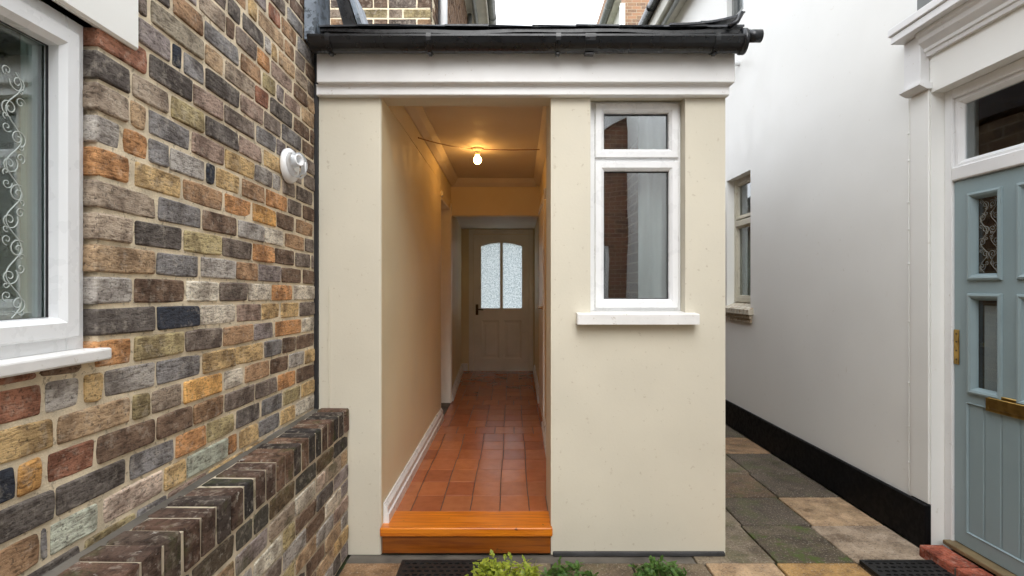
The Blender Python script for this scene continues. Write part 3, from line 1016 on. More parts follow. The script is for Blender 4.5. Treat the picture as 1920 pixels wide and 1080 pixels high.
# window in the porch front
w = link('window', None, porch, (.655, 2.86, 1.26))
bm = bmesh.new()
add_frame(bm, 'y', 2.845, 2.905, .408, .899, 1.262, 2.377, .034, .002)
add_box(bm, .443, .864, 2.847, 2.905, 2.062, 2.082)
obj('frame', bm, M['upvc'], w)
def casement(u0, u1, z0, z1):
    bm = bmesh.new()
    add_mitred(bm, 'y', u0, u1, z0, z1, [(0, 2.86), (0, 2.834), (.004, 2.829), (.034, 2.829), (.048, 2.842), (.050, 2.866)])
    obj('sash', bm, M['upvc'], w)
    bm = bmesh.new()
    add_frame(bm, 'y', 2.860, 2.866, u0 + .0495, u1 - .0495, z0 + .0495, z1 - .0495, .004)
    obj('gasket', bm, M['gasket'], w)
    box('pane', u0 + .05, u1 - .05, 2.868, 2.872, z0 + .05, z1 - .05, M['glass'], w)
casement(.441, .884, 2.076, 2.366)
casement(.441, .886, 1.277, 2.058)
bm = bmesh.new()
add_box(bm, .408, .899, 2.79, 2.844, 1.237, 1.256)
add_prism(bm, [(.332, 2.700, 1.200), (.332, 2.845, 1.200), (.332, 2.845, 1.262), (.332, 2.768, 1.258), (.332, 2.706, 1.2535), (.332, 2.700, 1.249)], (.618, 0, 0))
obj('sill', bm, M['sillwhite'], w)
# room behind the porch window
bm = bmesh.new()
add_box(bm, .345, .98, 4.6, 4.65, .1, 2.59); add_box(bm, .345, .36, 2.92, 4.6, .1, 2.59)
add_box(bm, .36, .98, 2.92, 4.6, .1, .15); add_box(bm, .36, .98, 2.92, 4.6, 2.55, 2.59)
obj('inner_room', bm, M['room'], porch)
curtain('curtain', M['curtain_grey'], 2.95, .70, .965, 1.1, 2.4, 'y', 4, .018, 'grey voile hanging inside the porch window')

# fascia, gutter, roof
box('fascia', -.988, 1.128, 2.695, 2.768, 2.424, 2.640, M['white'], porch, .004)
bm = bmesh.new()
add_prism(bm, [(-1.0, 2.768, 2.372), (-1.0, 2.732, 2.372), (-1.0, 2.728, 2.376), (-1.0, 2.728, 2.414), (-1.0, 2.718, 2.4235), (-1.0, 2.768, 2.4235)], (2.112, 0, 0))
obj('architrave', bm, M['white'], porch)
gut = link('gutter', None, porch, (.07, 2.63, 2.55))
bm = bmesh.new()
GY, GZ, GR = 2.632, 2.602, .056
n = 12
def ring(x, rr):
    return [(x, GY - rr * math.cos(a), GZ - rr * math.sin(a)) for a in [math.pi * i / n for i in range(n + 1)]]
outer = ring(-.99, GR); inner = list(reversed(ring(-.99, GR - .005)))
outer[0] = (-.99, GY - GR - .004, GZ + .006); 
prof = [(-.99, GY - GR - .004, GZ + .010), (-.99, GY - GR - .004, GZ)] + outer[1:-1] + [(-.99, GY + GR, GZ + .01), (-.99, GY + GR - .005, GZ + .01)] + inner[1:-1] + [(-.99, GY - GR + .003, GZ + .010)]
add_prism(bm, prof, (2.13, 0, 0))
obj('trough', bm, M['black'], gut)
def bracket(x, wd=.024, k=.006):
    bm = bmesh.new()
    o_ = [(x, GY - (GR + k) * math.cos(a), GZ - (GR + k) * math.sin(a)) for a in [math.pi * (i - .8) / 11 for i in range(13)]]
    i_ = [(x, GY - (GR + .0005) * math.cos(a), GZ - (GR + .0005) * math.sin(a)) for a in [math.pi * (i - .8) / 11 for i in range(13)]]
    add_prism(bm, o_ + list(reversed(i_)), (wd, 0, 0))
    add_box(bm, x + .002, x + wd - .002, GY - .016, GY + .016, GZ - GR - .013, GZ - GR - .004, .003)
    obj('bracket', bm, M['black'], gut)
for x in (-.905, -.416, .213, .985):
    bracket(x)
bracket(.355, .05, .004)
bm = bmesh.new()
add_tube(bm, [(1.125, GY - .006, GZ - .004), (1.145, GY - .006, GZ - .004)], GR + .006, 20)
obj('stop_end', bm, M['black'], gut, True)
bm = bmesh.new()
add_tube(bm, [(1.145, GY - .03, GZ + .012), (1.215, GY - .03, GZ + .012)], .030, 16)
obj('overflow_spout', bm, M['black'], gut, True)

roof = link('roof', None, porch, (.06, 4, 2.64))
pt = math.tan(R(11))
bm = bmesh.new()
xa, xb = -.985, 1.150
add_prism(bm, [(xa, 2.668, 2.645), (xa, 5.4, 2.645 + 2.732 * pt), (xa, 8.13, 2.645), (xa, 8.13, 2.636), (xa, 2.668, 2.636)], (xb - xa, 0, 0))
obj('roof_deck', bm, M['roof_tile'], roof)
bm = bmesh.new()
r = random.Random(3)
xs = [xa + (xb - xa) * i / 30 for i in range(31)]
top = []
for i in range(30):
    a, b = xs[i], xs[i + 1]
    z = lambda x: .004 * math.sin(x * 5.1) + .003 * math.sin(x * 13 + 1)
    vs = [bm.verts.new(p) for p in ((a, 2.652, 2.655 + z(a)), (b, 2.652, 2.655 + z(b)), (b, 2.652, 2.672 + z(b)), (a, 2.652, 2.672 + z(a)),
                                    (a, 2.70, 2.664 + z(a)), (b, 2.70, 2.664 + z(b)), (b, 2.70, 2.681 + z(b)), (a, 2.70, 2.681 + z(a)))]
    for f in ((0, 1, 2, 3), (3, 2, 6, 7), (7, 6, 5, 4), (4, 5, 1, 0), (0, 3, 7, 4), (1, 5, 6, 2)):
        bm.faces.new([vs[k] for k in f])
obj('eaves_felt', bm, M['black'], roof)
for rr_ in range(4):
    x = xa - (.11 if rr_ % 2 else 0)
    while x < xb - .02:
        a, b = max(x, xa) + .0002, min(x + .2165, xb) - .0002
        y0 = 2.640 + rr_ * .17
        z0 = 2.681 + rr_ * .17 * pt + r.uniform(-.003, .003)
        bm = bmesh.new()
        add_prism(bm, [(a, y0, z0), (a, y0 + .34, z0 + .33 * pt - .008), (a, y0 + .34, z0 + .33 * pt), (a, y0, z0 + .009)], (b - a, 0, 0))
        for v in bm.verts:
            v.co.y += r.uniform(-.004, .004); v.co.z += r.uniform(-.0015, .0015)
        obj('slate', bm, M['slate'], roof)
        x += .217
bm = bmesh.new()
for rr_ in range(4, 15):
    x = xa - (.11 if rr_ % 2 else 0)
    while x < xb - .02:
        a, b = max(x, xa) + .0002, min(x + .2165, xb) - .0002
        y0 = 2.640 + rr_ * .17
        z0 = 2.690 + rr_ * .17 * pt
        add_prism(bm, [(a, y0, z0), (a, y0 + .34, z0 + .33 * pt - .008), (a, y0 + .34, z0 + .33 * pt), (a, y0, z0 + .009)], (b - a, 0, 0))
        x += .217
obj('upper_slates', bm, M['slate'], roof, kind='stuff')
# turned-up verge at the right-hand end
for q, (dz, dy) in enumerate(((0, 0), (.020, .02))):
    bm = bmesh.new()
    prev = None
    for i in range(9):
        t = i / 8
        x = .78 + q * .16 + (.36 - q * .14) * t
        z = 2.684 + dz + .050 * t ** 2.4
        cur = [bm.verts.new((x, 2.632 + dy, z)), bm.verts.new((x, 2.632 + dy, z + .010)), bm.verts.new((x, 2.95, z + .048)), bm.verts.new((x, 2.95, z + .038))]
        if prev:
            for k in range(4):
                bm.faces.new((prev[k], prev[(k + 1) % 4], cur[(k + 1) % 4], cur[k]))
        else:
            bm.faces.new(cur)
        prev = cur
    bm.faces.new(prev)
    obj('verge_strip', bm, M['slate'], roof)
bm = bmesh.new()
add_tube(bm, [(1.07, 2.63, 2.672), (1.11, 2.63, 2.70), (1.135, 2.63, 2.745)], .012, 8)
obj('verge_strip', bm, M['black'], roof, True)
# footing strip, painted-over cable
box('footing', .212, 1.10, 2.750, 2.7695, 0, .020, M['footing'], porch, .003)
bm = bmesh.new()
add_tube(bm, [(-.950, 2.767, .77), (-.951, 2.767, 1.1), (-.949, 2.767, 1.392)], .0035, 6)
obj('cable', bm, M['cream'], porch)

# ------------------------------------------------------------------ white house on the right
XR = 2.2
white = root('white_house', 'white rendered house with black plinth and blue-grey front door along the right', 'house', (XR + .1, 2.5, 0))
lowwin = (4.92, 5.46, 1.205, 2.477)
upwin = (5.07, 5.46, 4.04, 4.80)
doorhole = (1.79, 2.80, 0, 2.41)
bm = bmesh.new()
add_wall(bm, 'x', XR, XR + .25, -4.5, 9.0, 0, 5.0, [lowwin, upwin, doorhole])
obj('wall', bm, M['white_render'], white)
box('plinth', XR - .022, XR - .0005, 2.93, 9.0, 0, .242, M['plinth'], white, .006)
box('plinth', XR - .022, XR - .0005, -4.5, 1.60, 0, .242, M['plinth'], white, .006)
pil = link('pilaster', None, white, (XR, 2.865, 0))
box('shaft', XR - .012, XR - .0005, 2.803, 2.925, .248, 2.43, M['white_render'], pil, .003)
box('base', XR - .034, XR + .001, 2.795, 2.927, 0, .247, M['plinth'], pil, .006)
bm = bmesh.new()
add_box(bm, XR - .052, XR - .0005, 2.808, 2.925, 2.462, 2.718, .003)
add_prism(bm, [(XR - .0005, 2.79, 2.430), (XR - .030, 2.79, 2.430), (XR - .068, 2.79, 2.450), (XR - .068, 2.79, 2.461), (XR - .0005, 2.79, 2.461)], (0, .15, 0))
obj('bracket', bm, M['white'], pil)
cor = link('cornice', None, white, (XR, 2.2, 2.6))
bm = bmesh.new()
cp = [(XR - .0005, 2.600), (XR - .020, 2.600), (XR - .024, 2.618), (XR - .032, 2.624), (XR - .034, 2.640), (XR - .060, 2.668), (XR - .066, 2.690), (XR - .078, 2.700), (XR - .080, 2.7195), (XR - .0005, 2.7195)]
add_prism(bm, [(x, 1.55, z) for x, z in cp], (0, 1.257, 0))
obj('moulding', bm, M['white'], cor)
bm = bmesh.new()
add_box(bm, XR - .118, XR - .0005, 1.50, 2.935, 2.720, 2.762, .004)
add_box(bm, XR - .128, XR - .0005, 1.48, 2.945, 2.7625, 2.806, .005)
obj('slab', bm, M['white'], cor)
box('lead_capping', XR - .110, XR - .0005, 1.5, 2.93, 2.8065, 2.816, M['lead'], cor, .003)
box('lead_upstand', XR - .030, XR - .0005, 1.5, 2.86, 2.8165, 2.93, M['gutter_grey'], cor, .003)
bm = bmesh.new()
add_tube(bm, [(XR - .001, 2.955, .26), (XR - .0015, 2.953, 1.1), (XR - .001, 2.956, 1.8), (XR - .0015, 2.954, 2.44)], .0035, 6)
for z in (.42, .62, .86, 1.20, 1.52, 1.71, 1.86, 2.09, 2.24):
    add_lathe(bm, [(.008, 0), (.007, .004), (0, .007)], (XR - .002, 2.955, z), (-1, 0, 0), 8)
obj('painted_cable', bm, M['white_render'], white)
# second pilaster, beyond the right edge of the photograph
box('far_pilaster', XR - .012, XR - .0005, 1.66, 1.785, .0, 2.43, M['white_render'], white, .003)

# front door
XD = 2.28
dfr = link('door_frame', None, white, (XD, 2.3, 0))
bm = bmesh.new()
add_box(bm, XD - .012, XD + .06, 2.750, 2.7995, 0, 2.409, .004)
add_box(bm, XD - .012, XD + .06, 1.791, 1.866, 0, 2.409, .004)
add_box(bm, XD - .012, XD + .06, 1.867, 2.749, 2.358, 2.409, .004)
add_box(bm, XD - .018, XD + .06, 1.867, 2.749, 1.934, 2.004, .006)
obj('post', bm, M['white'], dfr)
bm = bmesh.new()
add_mitred(bm, 'x', 1.8675, 2.7485, 2.0045, 2.3575, [(0, XD + .004), (.016, XD + .004), (.034, XD + .024), (.036, XD + .04)])
obj('fanlight_bead', bm, M['white'], dfr)
box('fanlight_pane', XD + .030, XD + .034, 1.88, 2.735, 2.02, 2.345, M['glass_dark'], dfr)
box('threshold', XD - .050, XD + .06, 1.867, 2.765, .060, .083, M['thresh'], dfr, .004)
fd = link('front_door', None, white, (XD, 2.3, .085))
cols = [(2.484, 2.657), (2.222, 2.395), (1.960, 2.133)]
lites = [(a, b, 1.43, 1.85) for a, b in cols] + [(a, b, .867, 1.35) for a, b in cols]
bm = bmesh.new()
add_wall(bm, 'x', XD, XD + .044, 1.870, 2.7475, .088, 1.930, lites + [(1.945, 2.673, .161, .81)])
obj('leaf', bm, M['blue_door'], fd)
nb = 8
for i in range(nb):
    a = 1.945 + (2.673 - 1.945) * i / nb
    b = 1.945 + (2.673 - 1.945) * (i + 1) / nb
    bm = bmesh.new()
    y0, y1 = a + .0012, b - .0012
    add_prism(bm, [(XD + .030, y0, .163), (XD + .012, y0, .163), (XD + .006, y0 + .005, .163), (XD + .006, y1 - .005, .163), (XD + .012, y1, .163), (XD + .030, y1, .163)], (0, 0, .645))
    obj('board', bm, M['blue_door'], fd)
bm = bmesh.new()
add_mitred(bm, 'x', 1.945, 2.673, .161, .81, [(-.004, XD - .001), (.0, XD - .003), (.004, XD + .007)])
obj('panel_bead', bm, M['blue_door'], fd)
for i, (a, b, z0, z1) in enumerate(lites):
    bm = bmesh.new()
    add_mitred(bm, 'x', a, b, z0, z1, [(-.008, XD - .0005), (-.006, XD - .010), (.004, XD - .013), (.014, XD - .008), (.024, XD + .014), (.026, XD + .022)])
    obj('bead', bm, M['blue_door'], fd)
    box('pane', XD + .022, XD + .026, a + .012, b - .012, z0 + .012, z1 - .012, M['glass_dark'], fd)
    if i < 3:
        bm = bmesh.new()
        scroll_panel(bm, XD + .019, a + .030, b - .030, z0 + .03, z1 - .03, .058, .0014, 9 + i)
        obj('scroll_grille', bm, M['iron_dark'], fd)
box('net', XD + .032, XD + .035, 2.490, 2.610, .885, 1.30, M['curtain_grey'], fd)
bm = bmesh.new()
for i in range(7):
    z = 1.105 + .004 * math.sin(i * 2)
    add_lathe(bm, [(.005, -.002), (.008, 0), (.005, .002)], (XD + .04, 2.60 - i * .012, z), (0, 0, 1) if i % 2 else (1, 0, 0), 8)
add_box(bm, XD + .034, XD + .046, 2.600, 2.640, 1.095, 1.115, .002)
obj('door_chain', bm, M['brass'], fd)
bm = bmesh.new()
add_box(bm, XD - .006, XD - .0003, 2.7155, 2.7465, .995, 1.172, .002)
obj('lock_plate', bm, M['brass'], fd)
lp = fd.children[-1]
for z in (1.02, 1.065, 1.11, 1.15):
    bm = bmesh.new()
    add_lathe(bm, [(0, .001), (.0045, .001), (.0055, -.0005)], (XD - .006, 2.730, z), (-1, 0, 0), 10)
    obj('screw', bm, M['dark_metal'], lp)
bm = bmesh.new()
add_box(bm, XD - .008, XD - .0003, 2.27, 2.562, .796, .880, .003)
add_box(bm, XD - .014, XD - .0085, 2.29, 2.542, .812, .866, .004)
obj('letter_plate', bm, M['brass'], fd)
# hall behind the door
bm = bmesh.new()
add_box(bm, 3.3, 3.35, 1.5, 3.3, 0, 2.6); add_box(bm, XR + .26, 3.3, 3.2, 3.3, 0, 2.6); add_box(bm, XR + .26, 3.3, 1.5, 1.6, 0, 2.6)
add_box(bm, XR + .26, 3.3, 1.6, 3.2, .0, .05); add_box(bm, XR + .26, 3.3, 1.6, 3.2, 2.5, 2.6)
obj('hall', bm, M['room_brown'], white)
# brick doorstep
ds = root('door_step', 'red brick doorstep at the foot of the blue-grey front door', 'doorstep', (2.2, 2.4, 0))
r = random.Random(17)
for i in range(4):
    bm = bmesh.new()
    y1 = 2.760 - i * .228
    add_brick(bm, 2.105, 2.226, y1 - .220, y1, .0, .058, r, .006, .0015)
    obj('brick', bm, M['redbrick'], ds, color=tuple(v * .75 for v in tint((184, 92, 62), r, .12)))
box('bedding', 2.108, 2.222, 1.86, 2.758, 0, .050, M['concrete'], ds)
# side window
def house_window(name, hole, xf, sill, transom=None):
    w = link(name, None, white, (xf, (hole[0] + hole[1]) / 2, hole[2]))
    y0, y1, z0, z1 = hole
    bm = bmesh.new()
    add_frame(bm, 'x', xf, xf + .06, y0 + .001, y1 - .001, z0 + .04, z1 - .001, .05, .003)
    if transom:
        add_box(bm, xf - .012, xf + .055, y0 + .052, y1 - .052, transom - .030, transom + .030, .006)
        add_box(bm, xf - .006, xf + .055, y0 + .052, y1 - .052, transom + .042, transom + .066, .004)
    obj('frame', bm, sill, w)
    zs = [z0 + .09, z1 - .05] if not transom else [z0 + .09, transom - .03, transom + .066, z1 - .05]
    for k in range(0, len(zs), 2):
        bm = bmesh.new()
        add_mitred(bm, 'x', y0 + .051, y1 - .051, zs[k] + .001, zs[k + 1] - .001, [(0, xf + .012), (.014, xf + .012), (.018, xf + .03)])
        obj('sash', bm, sill, w)
        box('pane', xf + .030, xf + .034, y0 + .06, y1 - .06, zs[k] + .01, zs[k + 1] - .01, M['glass_dark'], w)
    return w
M['oldframe'] = surf('old_cream_frame', (.66, .62, .50), .5, .08, 6, .2, 50, .002, spots=(30, .68, (.40, .31, .20), .6))
sw = house_window('side_window', lowwin, XR + .075, M['oldframe'], 2.03)
bm = bmesh.new()
add_prism(bm, [(XR - .045, 4.86, 1.140), (XR + .10, 4.86, 1.140), (XR + .10, 4.86, 1.243), (XR - .045, 4.86, 1.185)], (0, .66, 0))
add_box(bm, XR - .028, XR - .0005, 4.88, 5.50, 1.100, 1.139, .004)
add_box(bm, XR - .016, XR - .0006, 4.885, 5.35, 1.062, 1.099, .004)
obj('sill', bm, M['oldsill'], sw)
curtain('curtain', M['curtain_green'], XR + .150, 4.93, 5.45, 1.2, 2.02, 'x', 6, .014, 'green-grey curtain behind the side window of the white house')
house_window('upper_window', upwin, XR + .05, M['gutter_grey'])
bm = bmesh.new()
add_box(bm, 3.0, 3.05, 4.6, 5.9, .8, 4.95); add_box(bm, XR + .26, 3.0, 4.6, 4.65, .8, 4.95); add_box(bm, XR + .26, 3.0, 5.85, 5.9, .8, 4.95)
add_box(bm, XR + .26, 3.0, 4.65, 5.85, .8, .85); add_box(bm, XR + .26, 3.0, 4.65, 5.85, 4.9, 4.95)
obj('inner_room', bm, M['room'], white)
# overflow pipe
bm = bmesh.new()
add_tube(bm, [(XR + .02, 5.16, 3.56), (XR - .07, 5.16, 3.555), (XR - .10, 5.16, 3.535), (XR - .115, 5.16, 3.49)], .026, 12)
obj('overflow_pipe', bm, M['lamp_white'], white, True)
# eaves
bm = bmesh.new()
add_box(bm, 1.985, XR + .3, -4.5, 9.05, 5.001, 5.03)
obj('soffit', bm, M['cream_gutter'], white)
box('fascia', 1.960, 1.984, -4.5, 9.05, 4.985, 5.19, M['cream_gutter'], white, .004)
bm = bmesh.new()
add_tube(bm, [(2.05, -4.5, 4.955), (2.05, 9.05, 4.955)], .028, 10)
obj('eaves_pipe', bm, M['gutter_grey'], white, True)
bm = bmesh.new()
add_tube(bm, [(1.90, -4.5, 5.225), (1.90, 9.08, 5.225)], .058, 14)
for y in (6.2, 7.3, 8.4):
    add_tube(bm, [(1.90, y - .015, 5.225), (1.90, y + .015, 5.225)], .064, 14)
obj('gutter', bm, M['black'], white, True)
bm = bmesh.new()
add_prism(bm, [(1.93, -4.5, 5.27), (4.6, -4.5, 6.9), (4.6, -4.5, 6.8), (1.98, -4.5, 5.192)], (0, 13.55, 0))
obj('roof', bm, M['roof_tile'], white)

# ------------------------------------------------------------------ brick wing behind the porch
wing = root('brick_wing', 'brick rear wing with white downpipe rising behind the porch roof', 'building', (-1.2, 5.5, 0))
bm = bmesh.new()
add_box(bm, -2.6, -.641, 4.176, 9.0, 2.66, 5.3)
add_box(bm, -2.6, -1.05, 4.176, 9.0, 0, 2.659)
wc = obj('wall', bm, M['mortar'], wing)
r = random.Random(41)
stuff = bmesh.new()
# face towards the camera, Flemish bond
for k in range(33, 66):
    z0 = k * PITCH + .0045; z1 = z0 + PITCH - .009
    x = -.635
    st = k % 2
    first = .105 if st else .215
    while x > -1.75:
        l = first
        first = .105 if first == .215 else .215
        a, b = x - l, x
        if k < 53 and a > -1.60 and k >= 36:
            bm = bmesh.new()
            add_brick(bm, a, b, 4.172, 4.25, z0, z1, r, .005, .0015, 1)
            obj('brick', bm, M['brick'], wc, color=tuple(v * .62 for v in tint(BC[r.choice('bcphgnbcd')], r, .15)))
        else:
            add_box(stuff, a, b, 4.172, 4.25, z0, z1, .004)
        x -= l + .010
# return face along the passage
for k in range(33, 66):
    z0 = k * PITCH + .0045; z1 = z0 + PITCH - .009
    y = 4.30 if k % 2 else 4.42
    while y < 8.9:
        l = r.choice((.215, .105))
        add_box(stuff, -.72, -.633 + r.uniform(-.004, .004), y, min(y + l, 8.95), z0, z1, .004)
        y += l + .01
obj('remaining_bricks', stuff, M['brick'], wc, kind='stuff', color=lin((128, 100, 76)))
bm = bmesh.new()
add_tube(bm, [(-.575, 4.47, 2.9), (-.575, 4.47, 5.2)], .034, 14)
obj('downpipe', bm, M['lamp_white'], wing, True)
bm = bmesh.new()
add_tube(bm, [(-.606, 4.43, 2.9), (-.606, 4.43, 5.2)], .010, 8)
obj('cable', bm, M['gasket'], wing)
box('soffit', -.64, -.37, 4.0, 9.05, 5.301, 5.33, M['cream_gutter'], wing)
box('fascia', -.369, -.345, 4.0, 9.05, 5.28, 5.45, M['cream_gutter'], wing, .004)
bm = bmesh.new()
add_tube(bm, [(-.29, 3.95, 5.40), (-.29, 9.05, 5.40)], .055, 14)
for y in (7.0, 7.9):
    add_tube(bm, [(-.29, y - .02, 5.40), (-.29, y + .02, 5.40)], .062, 14)
obj('gutter', bm, M['gutter_grey'], wing, True)
bm = bmesh.new()
add_tube(bm, [(-.52, 4.0, 5.262), (-.52, 9.05, 5.262)], .030, 10)
add_tube(bm, [(-.60, 7.55, 2.9), (-.60, 7.55, 5.26)], .032, 10)
obj('soil_pipe', bm, M['gutter_grey'], wing, True)
bm = bmesh.new()
add_prism(bm, [(-.33, 3.95, 5.46), (-2.6, 3.95, 6.9), (-2.6, 3.95, 6.8), (-.38, 3.95, 5.452)], (0, 5.1, 0))
obj('roof', bm, M['roof_tile'], wing)

bounce = box('bounce_slab', -1.0, 1.1, 8.13, 13.0, -.019, .10, M['cream_gutter'], None, .004)  # unseen pale slab added to bounce light through the end door
bounce['kind'] = 'structure'
blocker = root('light_blocker_wall', 'brick yard wall added out of sight to keep light from the far end of the side passage', 'wall', (1.65, 8.2, 0))  # unseen wall added to block light at the end of the alley
box('brickwork', 1.109, 2.178, 8.12, 8.34, 0, 2.55, M['far_brick_y'], blocker)
box('coping', 1.109, 2.178, 8.09, 8.37, 2.551, 2.61, M['concrete'], blocker, .006)

# ------------------------------------------------------------------ taller house far behind
far = root('far_house', 'distant tall brown brick house with black gutter seen beyond the porch roof', 'house', (4.5, 15, 0))
bm = bmesh.new()
add_box(bm, 2.755, 7.0, 13.0, 18, 0, 10.0)
obj('wall', bm, M['far_brick_y'], far)
box('corner_board', 2.60, 2.754, 12.97, 18, 0, 8.32, M['cream_gutter'], far)
bm = bmesh.new()
for x in (2.625, 2.70):
    add_tube(bm, [(x, 12.93, 2), (x, 12.93, 8.25)], .03, 10)
obj('pipe', bm, M['lamp_white'], far, True)
bm = bmesh.new()
add_tube(bm, [(2.36, 12.3, 8.28), (2.36, 18, 8.28)], .085, 14)
add_tube(bm, [(2.36, 13.0, 8.28), (2.36, 13.05, 8.28)], .095, 14)
obj('gutter', bm, M['gutter_grey'], far, True)
box('soffit', 2.44, 2.599, 12.4, 18, 8.20, 8.34, M['cream_gutter'], far)

# ------------------------------------------------------------------ brick house opposite, behind the camera (mirrored in the panes)
opp = root('opposite_house', 'red brick house facing the porch, mirrored in the porch window panes', 'house', (1.0, -4.8, 0))
bm = bmesh.new()
add_wall(bm, 'y', -5.0, -4.7, -3.2, 4.5, 0, 2.9, [(.9, 1.9, .9, 2.2), (-1.6, -.4, .9, 2.2)])
obj('wall', bm, M['opp_brick'], opp)
for a, b in ((.9, 1.9), (-1.6, -.4)):
    w = link('window', None, opp, ((a + b) / 2, -4.75, .9))
    bm = bmesh.new()
    add_frame(bm, 'y', -4.80, -4.72, a + .001, b - .001, .901, 2.199, .08, .004)
    add_box(bm, a + .081, b - .081, -4.79, -4.73, 1.62, 1.70)
    add_box(bm, a - .1, b + .1, -4.699, -4.62, .83, .899)
    obj('frame', bm, M['white'], w)
    box('pane', a + .07, b - .07, -4.77, -4.765, .97, 2.13, M['glass_dark'], w)
    box('blind', a + .03, b - .03, -4.90, -4.88, .95, 2.15, M['curtain_grey'], w)
bm = bmesh.new()
add_prism(bm, [(-.6, -5.0, 2.901), (4.5, -5.0, 2.901), (4.5, -5.0, 5.2), (3.6, -5.0, 5.6)], (0, .3, 0))
obj('gable', bm, M['opp_brick'], opp)
bm = bmesh.new()
add_prism(bm, [(-.9, -4.70, 2.70), (-.9, -4.70, 2.96), (3.6, -4.70, 5.86), (3.6, -4.70, 5.60)], (0, .06, 0))
obj('barge_board', bm, M['white'], opp)

# ------------------------------------------------------------------ lamps
lamp = root('ceiling_lamp', 'bare lit bulb in a holder on the passage ceiling with its cable', 'lamp', (-.30, 4.64, 2.6))
bm = bmesh.new()
add_lathe(bm, [(0, -.0005), (.052, -.0005), (.050, -.012), (.030, -.022), (.024, -.026), (0, -.026)], (-.30, 4.64, 2.6), (0, 0, 1), 24)
obj('ceiling_rose', bm, M['innerdoor'], lamp, True)
bm = bmesh.new()
add_lathe(bm, [(0, -.026), (.021, -.026), (.023, -.032), (.023, -.055), (.020, -.060), (0, -.060)], (-.30, 4.64, 2.6), (0, 0, 1), 20)
obj('lamp_holder', bm, M['innerdoor'], lamp, True)
bm = bmesh.new()
add_lathe(bm, [(0, -.0605), (.014, -.061), (.018, -.068), (.028, -.080), (.034, -.095), (.034, -.108), (.028, -.124), (.016, -.134), (0, -.137)], (-.30, 4.64, 2.6), (0, 0, 1), 20)
mb = bpy.data.materials.new('glowing_bulb')
mb.use_nodes = True
bn = mb.node_tree.nodes['Principled BSDF']
bn.inputs['Base Color'].default_value = (1, .9, .7, 1)
bn.inputs['Emission Color'].default_value = (1.0, .50, .13, 1)
bn.inputs['Emission Strength'].default_value = 18
obj('bulb', bm, mb, lamp, True)
bm = bmesh.new()
def sag(a, b, s, n=14):
    a, b = Vector(a), Vector(b)
    return [a.lerp(b, i / n) - Vector((0, 0, s * 4 * (i / n) * (1 - i / n))) for i in range(n + 1)]
add_tube(bm, sag((-.668, 3.80, 2.455), (-.345, 4.62, 2.590), .012), .0042, 6)
add_tube(bm, sag((-.255, 4.63, 2.590), (.268, 4.52, 2.560), .006), .0042, 6)
obj('cable', bm, M['wood_dark'], lamp)

wlamp = root('wall_lamp', 'round white plastic bulkhead light fitting on the brick wall, its cover missing', 'lamp', (XL, 2.40, 1.93))
WC = Vector((XL + .004, 2.405, 1.935))
bm = bmesh.new()
add_lathe(bm, [(0, 0), (.076, 0), (.078, .006), (.078, .018), (.070, .028), (.058, .032), (0, .032)], WC, (1, 0, 0), 32)
obj('base', bm, M['lamp_white'], wlamp, True)
bm = bmesh.new()
ax = Vector((1, -.42, .12)).normalized()
# open bowl: a cup with a wall and a cut-out
n = 36
prof = [(.054, .028), (.058, .040), (.056, .062), (.050, .072)]
rings = []
a_ = ax.orthogonal().normalized(); b_ = ax.cross(a_)
for rad, h in prof:
    rings.append([bm.verts.new(WC + ax * h + (a_ * math.cos(2 * math.pi * k / n) + b_ * math.sin(2 * math.pi * k / n)) * rad) for k in range(n)])
for q in range(len(prof) - 1):
    for k in range(n):
        if q > 0 and (k % 18) in (3, 4, 5, 6, 7, 8):
            continue
        bm.faces.new((rings[q][k], rings[q][(k + 1) % n], rings[q + 1][(k + 1) % n], rings[q + 1][k]))
bmesh.ops.solidify(bm, geom=bm.faces[:], thickness=.006)
obj('cage', bm, M['lamp_white'], wlamp, True)
bm = bmesh.new()
add_lathe(bm, [(.024, .030), (.026, .066), (.028, .074), (.022, .076), (.018, .072), (.017, .044), (0, .042)], WC + Vector((0, 0, .012)), ax, 22)
obj('socket', bm, M['lamp_white'], wlamp, True)
bm = bmesh.new()
add_tube(bm, [WC + Vector((.02, .02, -.04)), WC + Vector((.05, .032, -.05)), WC + Vector((.072, .03, -.03)), WC + Vector((.076, .01, .02))], .005, 8)
obj('clip', bm, M['lamp_white'], wlamp, True)

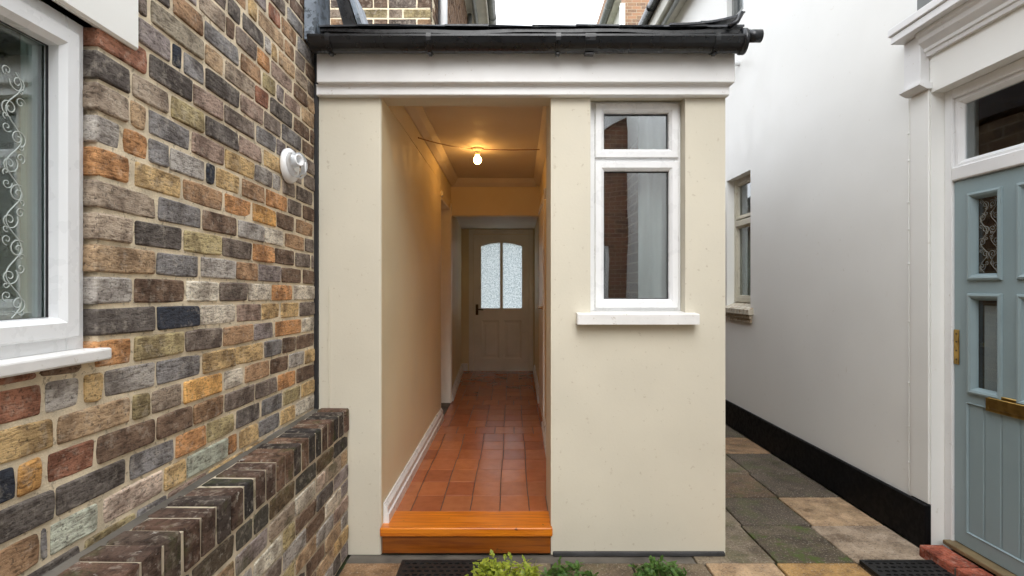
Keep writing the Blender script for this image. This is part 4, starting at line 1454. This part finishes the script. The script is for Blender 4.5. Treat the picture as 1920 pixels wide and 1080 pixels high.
# ------------------------------------------------------------------ rubber mats
def mat_mesh(nx, ny, c, h):
    bm = bmesh.new()
    W_, D_ = nx * c, ny * c
    def P8(cx, cy, s, z, sx=1, sy=1):
        return [bm.verts.new((cx + s * sx * math.cos(math.pi * (2 * k + 1) / 8), cy + s * sy * math.sin(math.pi * (2 * k + 1) / 8), z)) for k in range(8)]
    hw = c / 2
    for i in range(nx):
        for j in range(ny):
            sh = (c / 2 if j % 2 else 0)
            cx = -W_ / 2 + (i + .5) * c + sh; cy = -D_ / 2 + (j + .5) * c
            if cx + hw > W_ / 2 + 1e-6:
                continue
            sq = [bm.verts.new((cx + x * hw, cy + y * hw, h)) for x, y in ((1, .4), (.4, 1), (-.4, 1), (-1, .4), (-1, -.4), (-.4, -1), (.4, -1), (1, -.4))]
            cor = [bm.verts.new((cx + x * hw, cy + y * hw, h)) for x, y in ((1, 1), (-1, 1), (-1, -1), (1, -1))]
            ho = P8(cx, cy, hw * .74, h, 1.05, .72)
            lo = P8(cx, cy, hw * .70, .002, 1.05, .72)
            for k in range(8):
                bm.faces.new((sq[k], sq[(k + 1) % 8], ho[(k + 1) % 8], ho[k]))
                bm.faces.new((ho[k], ho[(k + 1) % 8], lo[(k + 1) % 8], lo[k]))
            for q, (a, b) in enumerate(((0, 1), (2, 3), (4, 5), (6, 7))):
                bm.faces.new((sq[a], cor[q], sq[b]))
    e = .016
    for x0, x1, y0, y1 in ((-W_ / 2 - e, W_ / 2 + e, -D_ / 2 - e, -D_ / 2), (-W_ / 2 - e, W_ / 2 + e, D_ / 2, D_ / 2 + e), (-W_ / 2 - e, -W_ / 2, -D_ / 2, D_ / 2), (W_ / 2, W_ / 2 + e, -D_ / 2, D_ / 2)):
        add_box(bm, x0, x1, y0, y1, .0, h + .002)
    for j in range(1, ny, 2):
        y0 = -D_ / 2 + j * c
        add_box(bm, -W_ / 2, -W_ / 2 + c / 2 , y0, y0 + c, 0, h - .0005); add_box(bm, W_ / 2 - c / 2, W_ / 2, y0, y0 + c, 0, h - .0005)
    return bm
for (x, y, nx, ny, lb) in ((-.325, 2.40, 12, 15, 'black perforated rubber mat in front of the timber step'),
                           (1.935, 2.33, 10, 19, 'black perforated rubber mat beside the red brick doorstep')):
    me = finish(mat_mesh(nx, ny, .035, .016), 'rubber_mat')
    o = link('rubber_mat', me, None, (x, y, .003), m=M['rubber'])
    tag(o, lb, 'doormat', 'black rubber doormats')

# ------------------------------------------------------------------ weeds growing through the paving
def plant(name, cx, cy, rad, h, n, m, seed, label):
    q = random.Random(seed)
    t = root(name, label, 'plant', (cx, cy, 0), 'weeds between the paving slabs')
    st = bmesh.new(); lf = bmesh.new()
    for s in range(n):
        a = q.uniform(0, 2 * math.pi); d = rad * math.sqrt(q.random())
        top = Vector((cx + d * math.cos(a) * 1.0, cy + d * math.sin(a) * .75, h * (1 - .45 * (d / rad) ** 2) * q.uniform(.45, 1.15)))
        b = Vector((cx + d * math.cos(a) * .35, cy + d * math.sin(a) * .3, 0))
        mid = b.lerp(top, .55) + Vector((0, 0, .012))
        add_tube(st, [b, mid, top], .0012, 4, cap=False)
        for k in range(q.randint(5, 8)):
            u = q.uniform(.35, 1.0)
            p = b.lerp(mid, u * 2) if u < .5 else mid.lerp(top, u * 2 - 1)
            dr = Vector((q.uniform(-1, 1), q.uniform(-1, 1), q.uniform(-.15, .8))).normalized()
            sd = dr.cross(Vector((0, 0, 1)))
            if sd.length < .1:
                continue
            sd.normalize()
            up = sd.cross(dr)
            ln = q.uniform(.022, .048); wd = ln * q.uniform(.20, .34)
            # a lobed leaflet
            pts = [p, p + dr * ln * .35 + sd * wd, p + dr * ln * .5 + sd * wd * .45, p + dr * ln * .72 + sd * wd * .8, p + dr * ln,
                   p + dr * ln * .72 - sd * wd * .8, p + dr * ln * .5 - sd * wd * .45, p + dr * ln * .35 - sd * wd]
            pts = [pt_ + up * (.003 * math.sin(i_)) for i_, pt_ in enumerate(pts)]
            vs = [lf.verts.new(x) for x in pts]
            lf.faces.new((vs[0], vs[1], vs[2], vs[6], vs[7]))
            lf.faces.new((vs[2], vs[3], vs[4], vs[5], vs[6]))
    obj('stem', st, M['stem'], t)
    obj('foliage', lf, m, t)
    return t
plant('leafy_weed', -.045, 2.45, .185, .125, 85, M['leaf_lime'], 1, 'bright yellow-green feathery weed beside the rubber mat at the step')
plant('leafy_weed', .28, 2.50, .13, .085, 26, M['leaf_green'], 2, 'small sparse green weed at the foot of the cream pier')
plant('leafy_weed', .68, 2.46, .135, .115, 60, M['leaf_green'], 3, 'bushy dark green weed below the small white porch window')
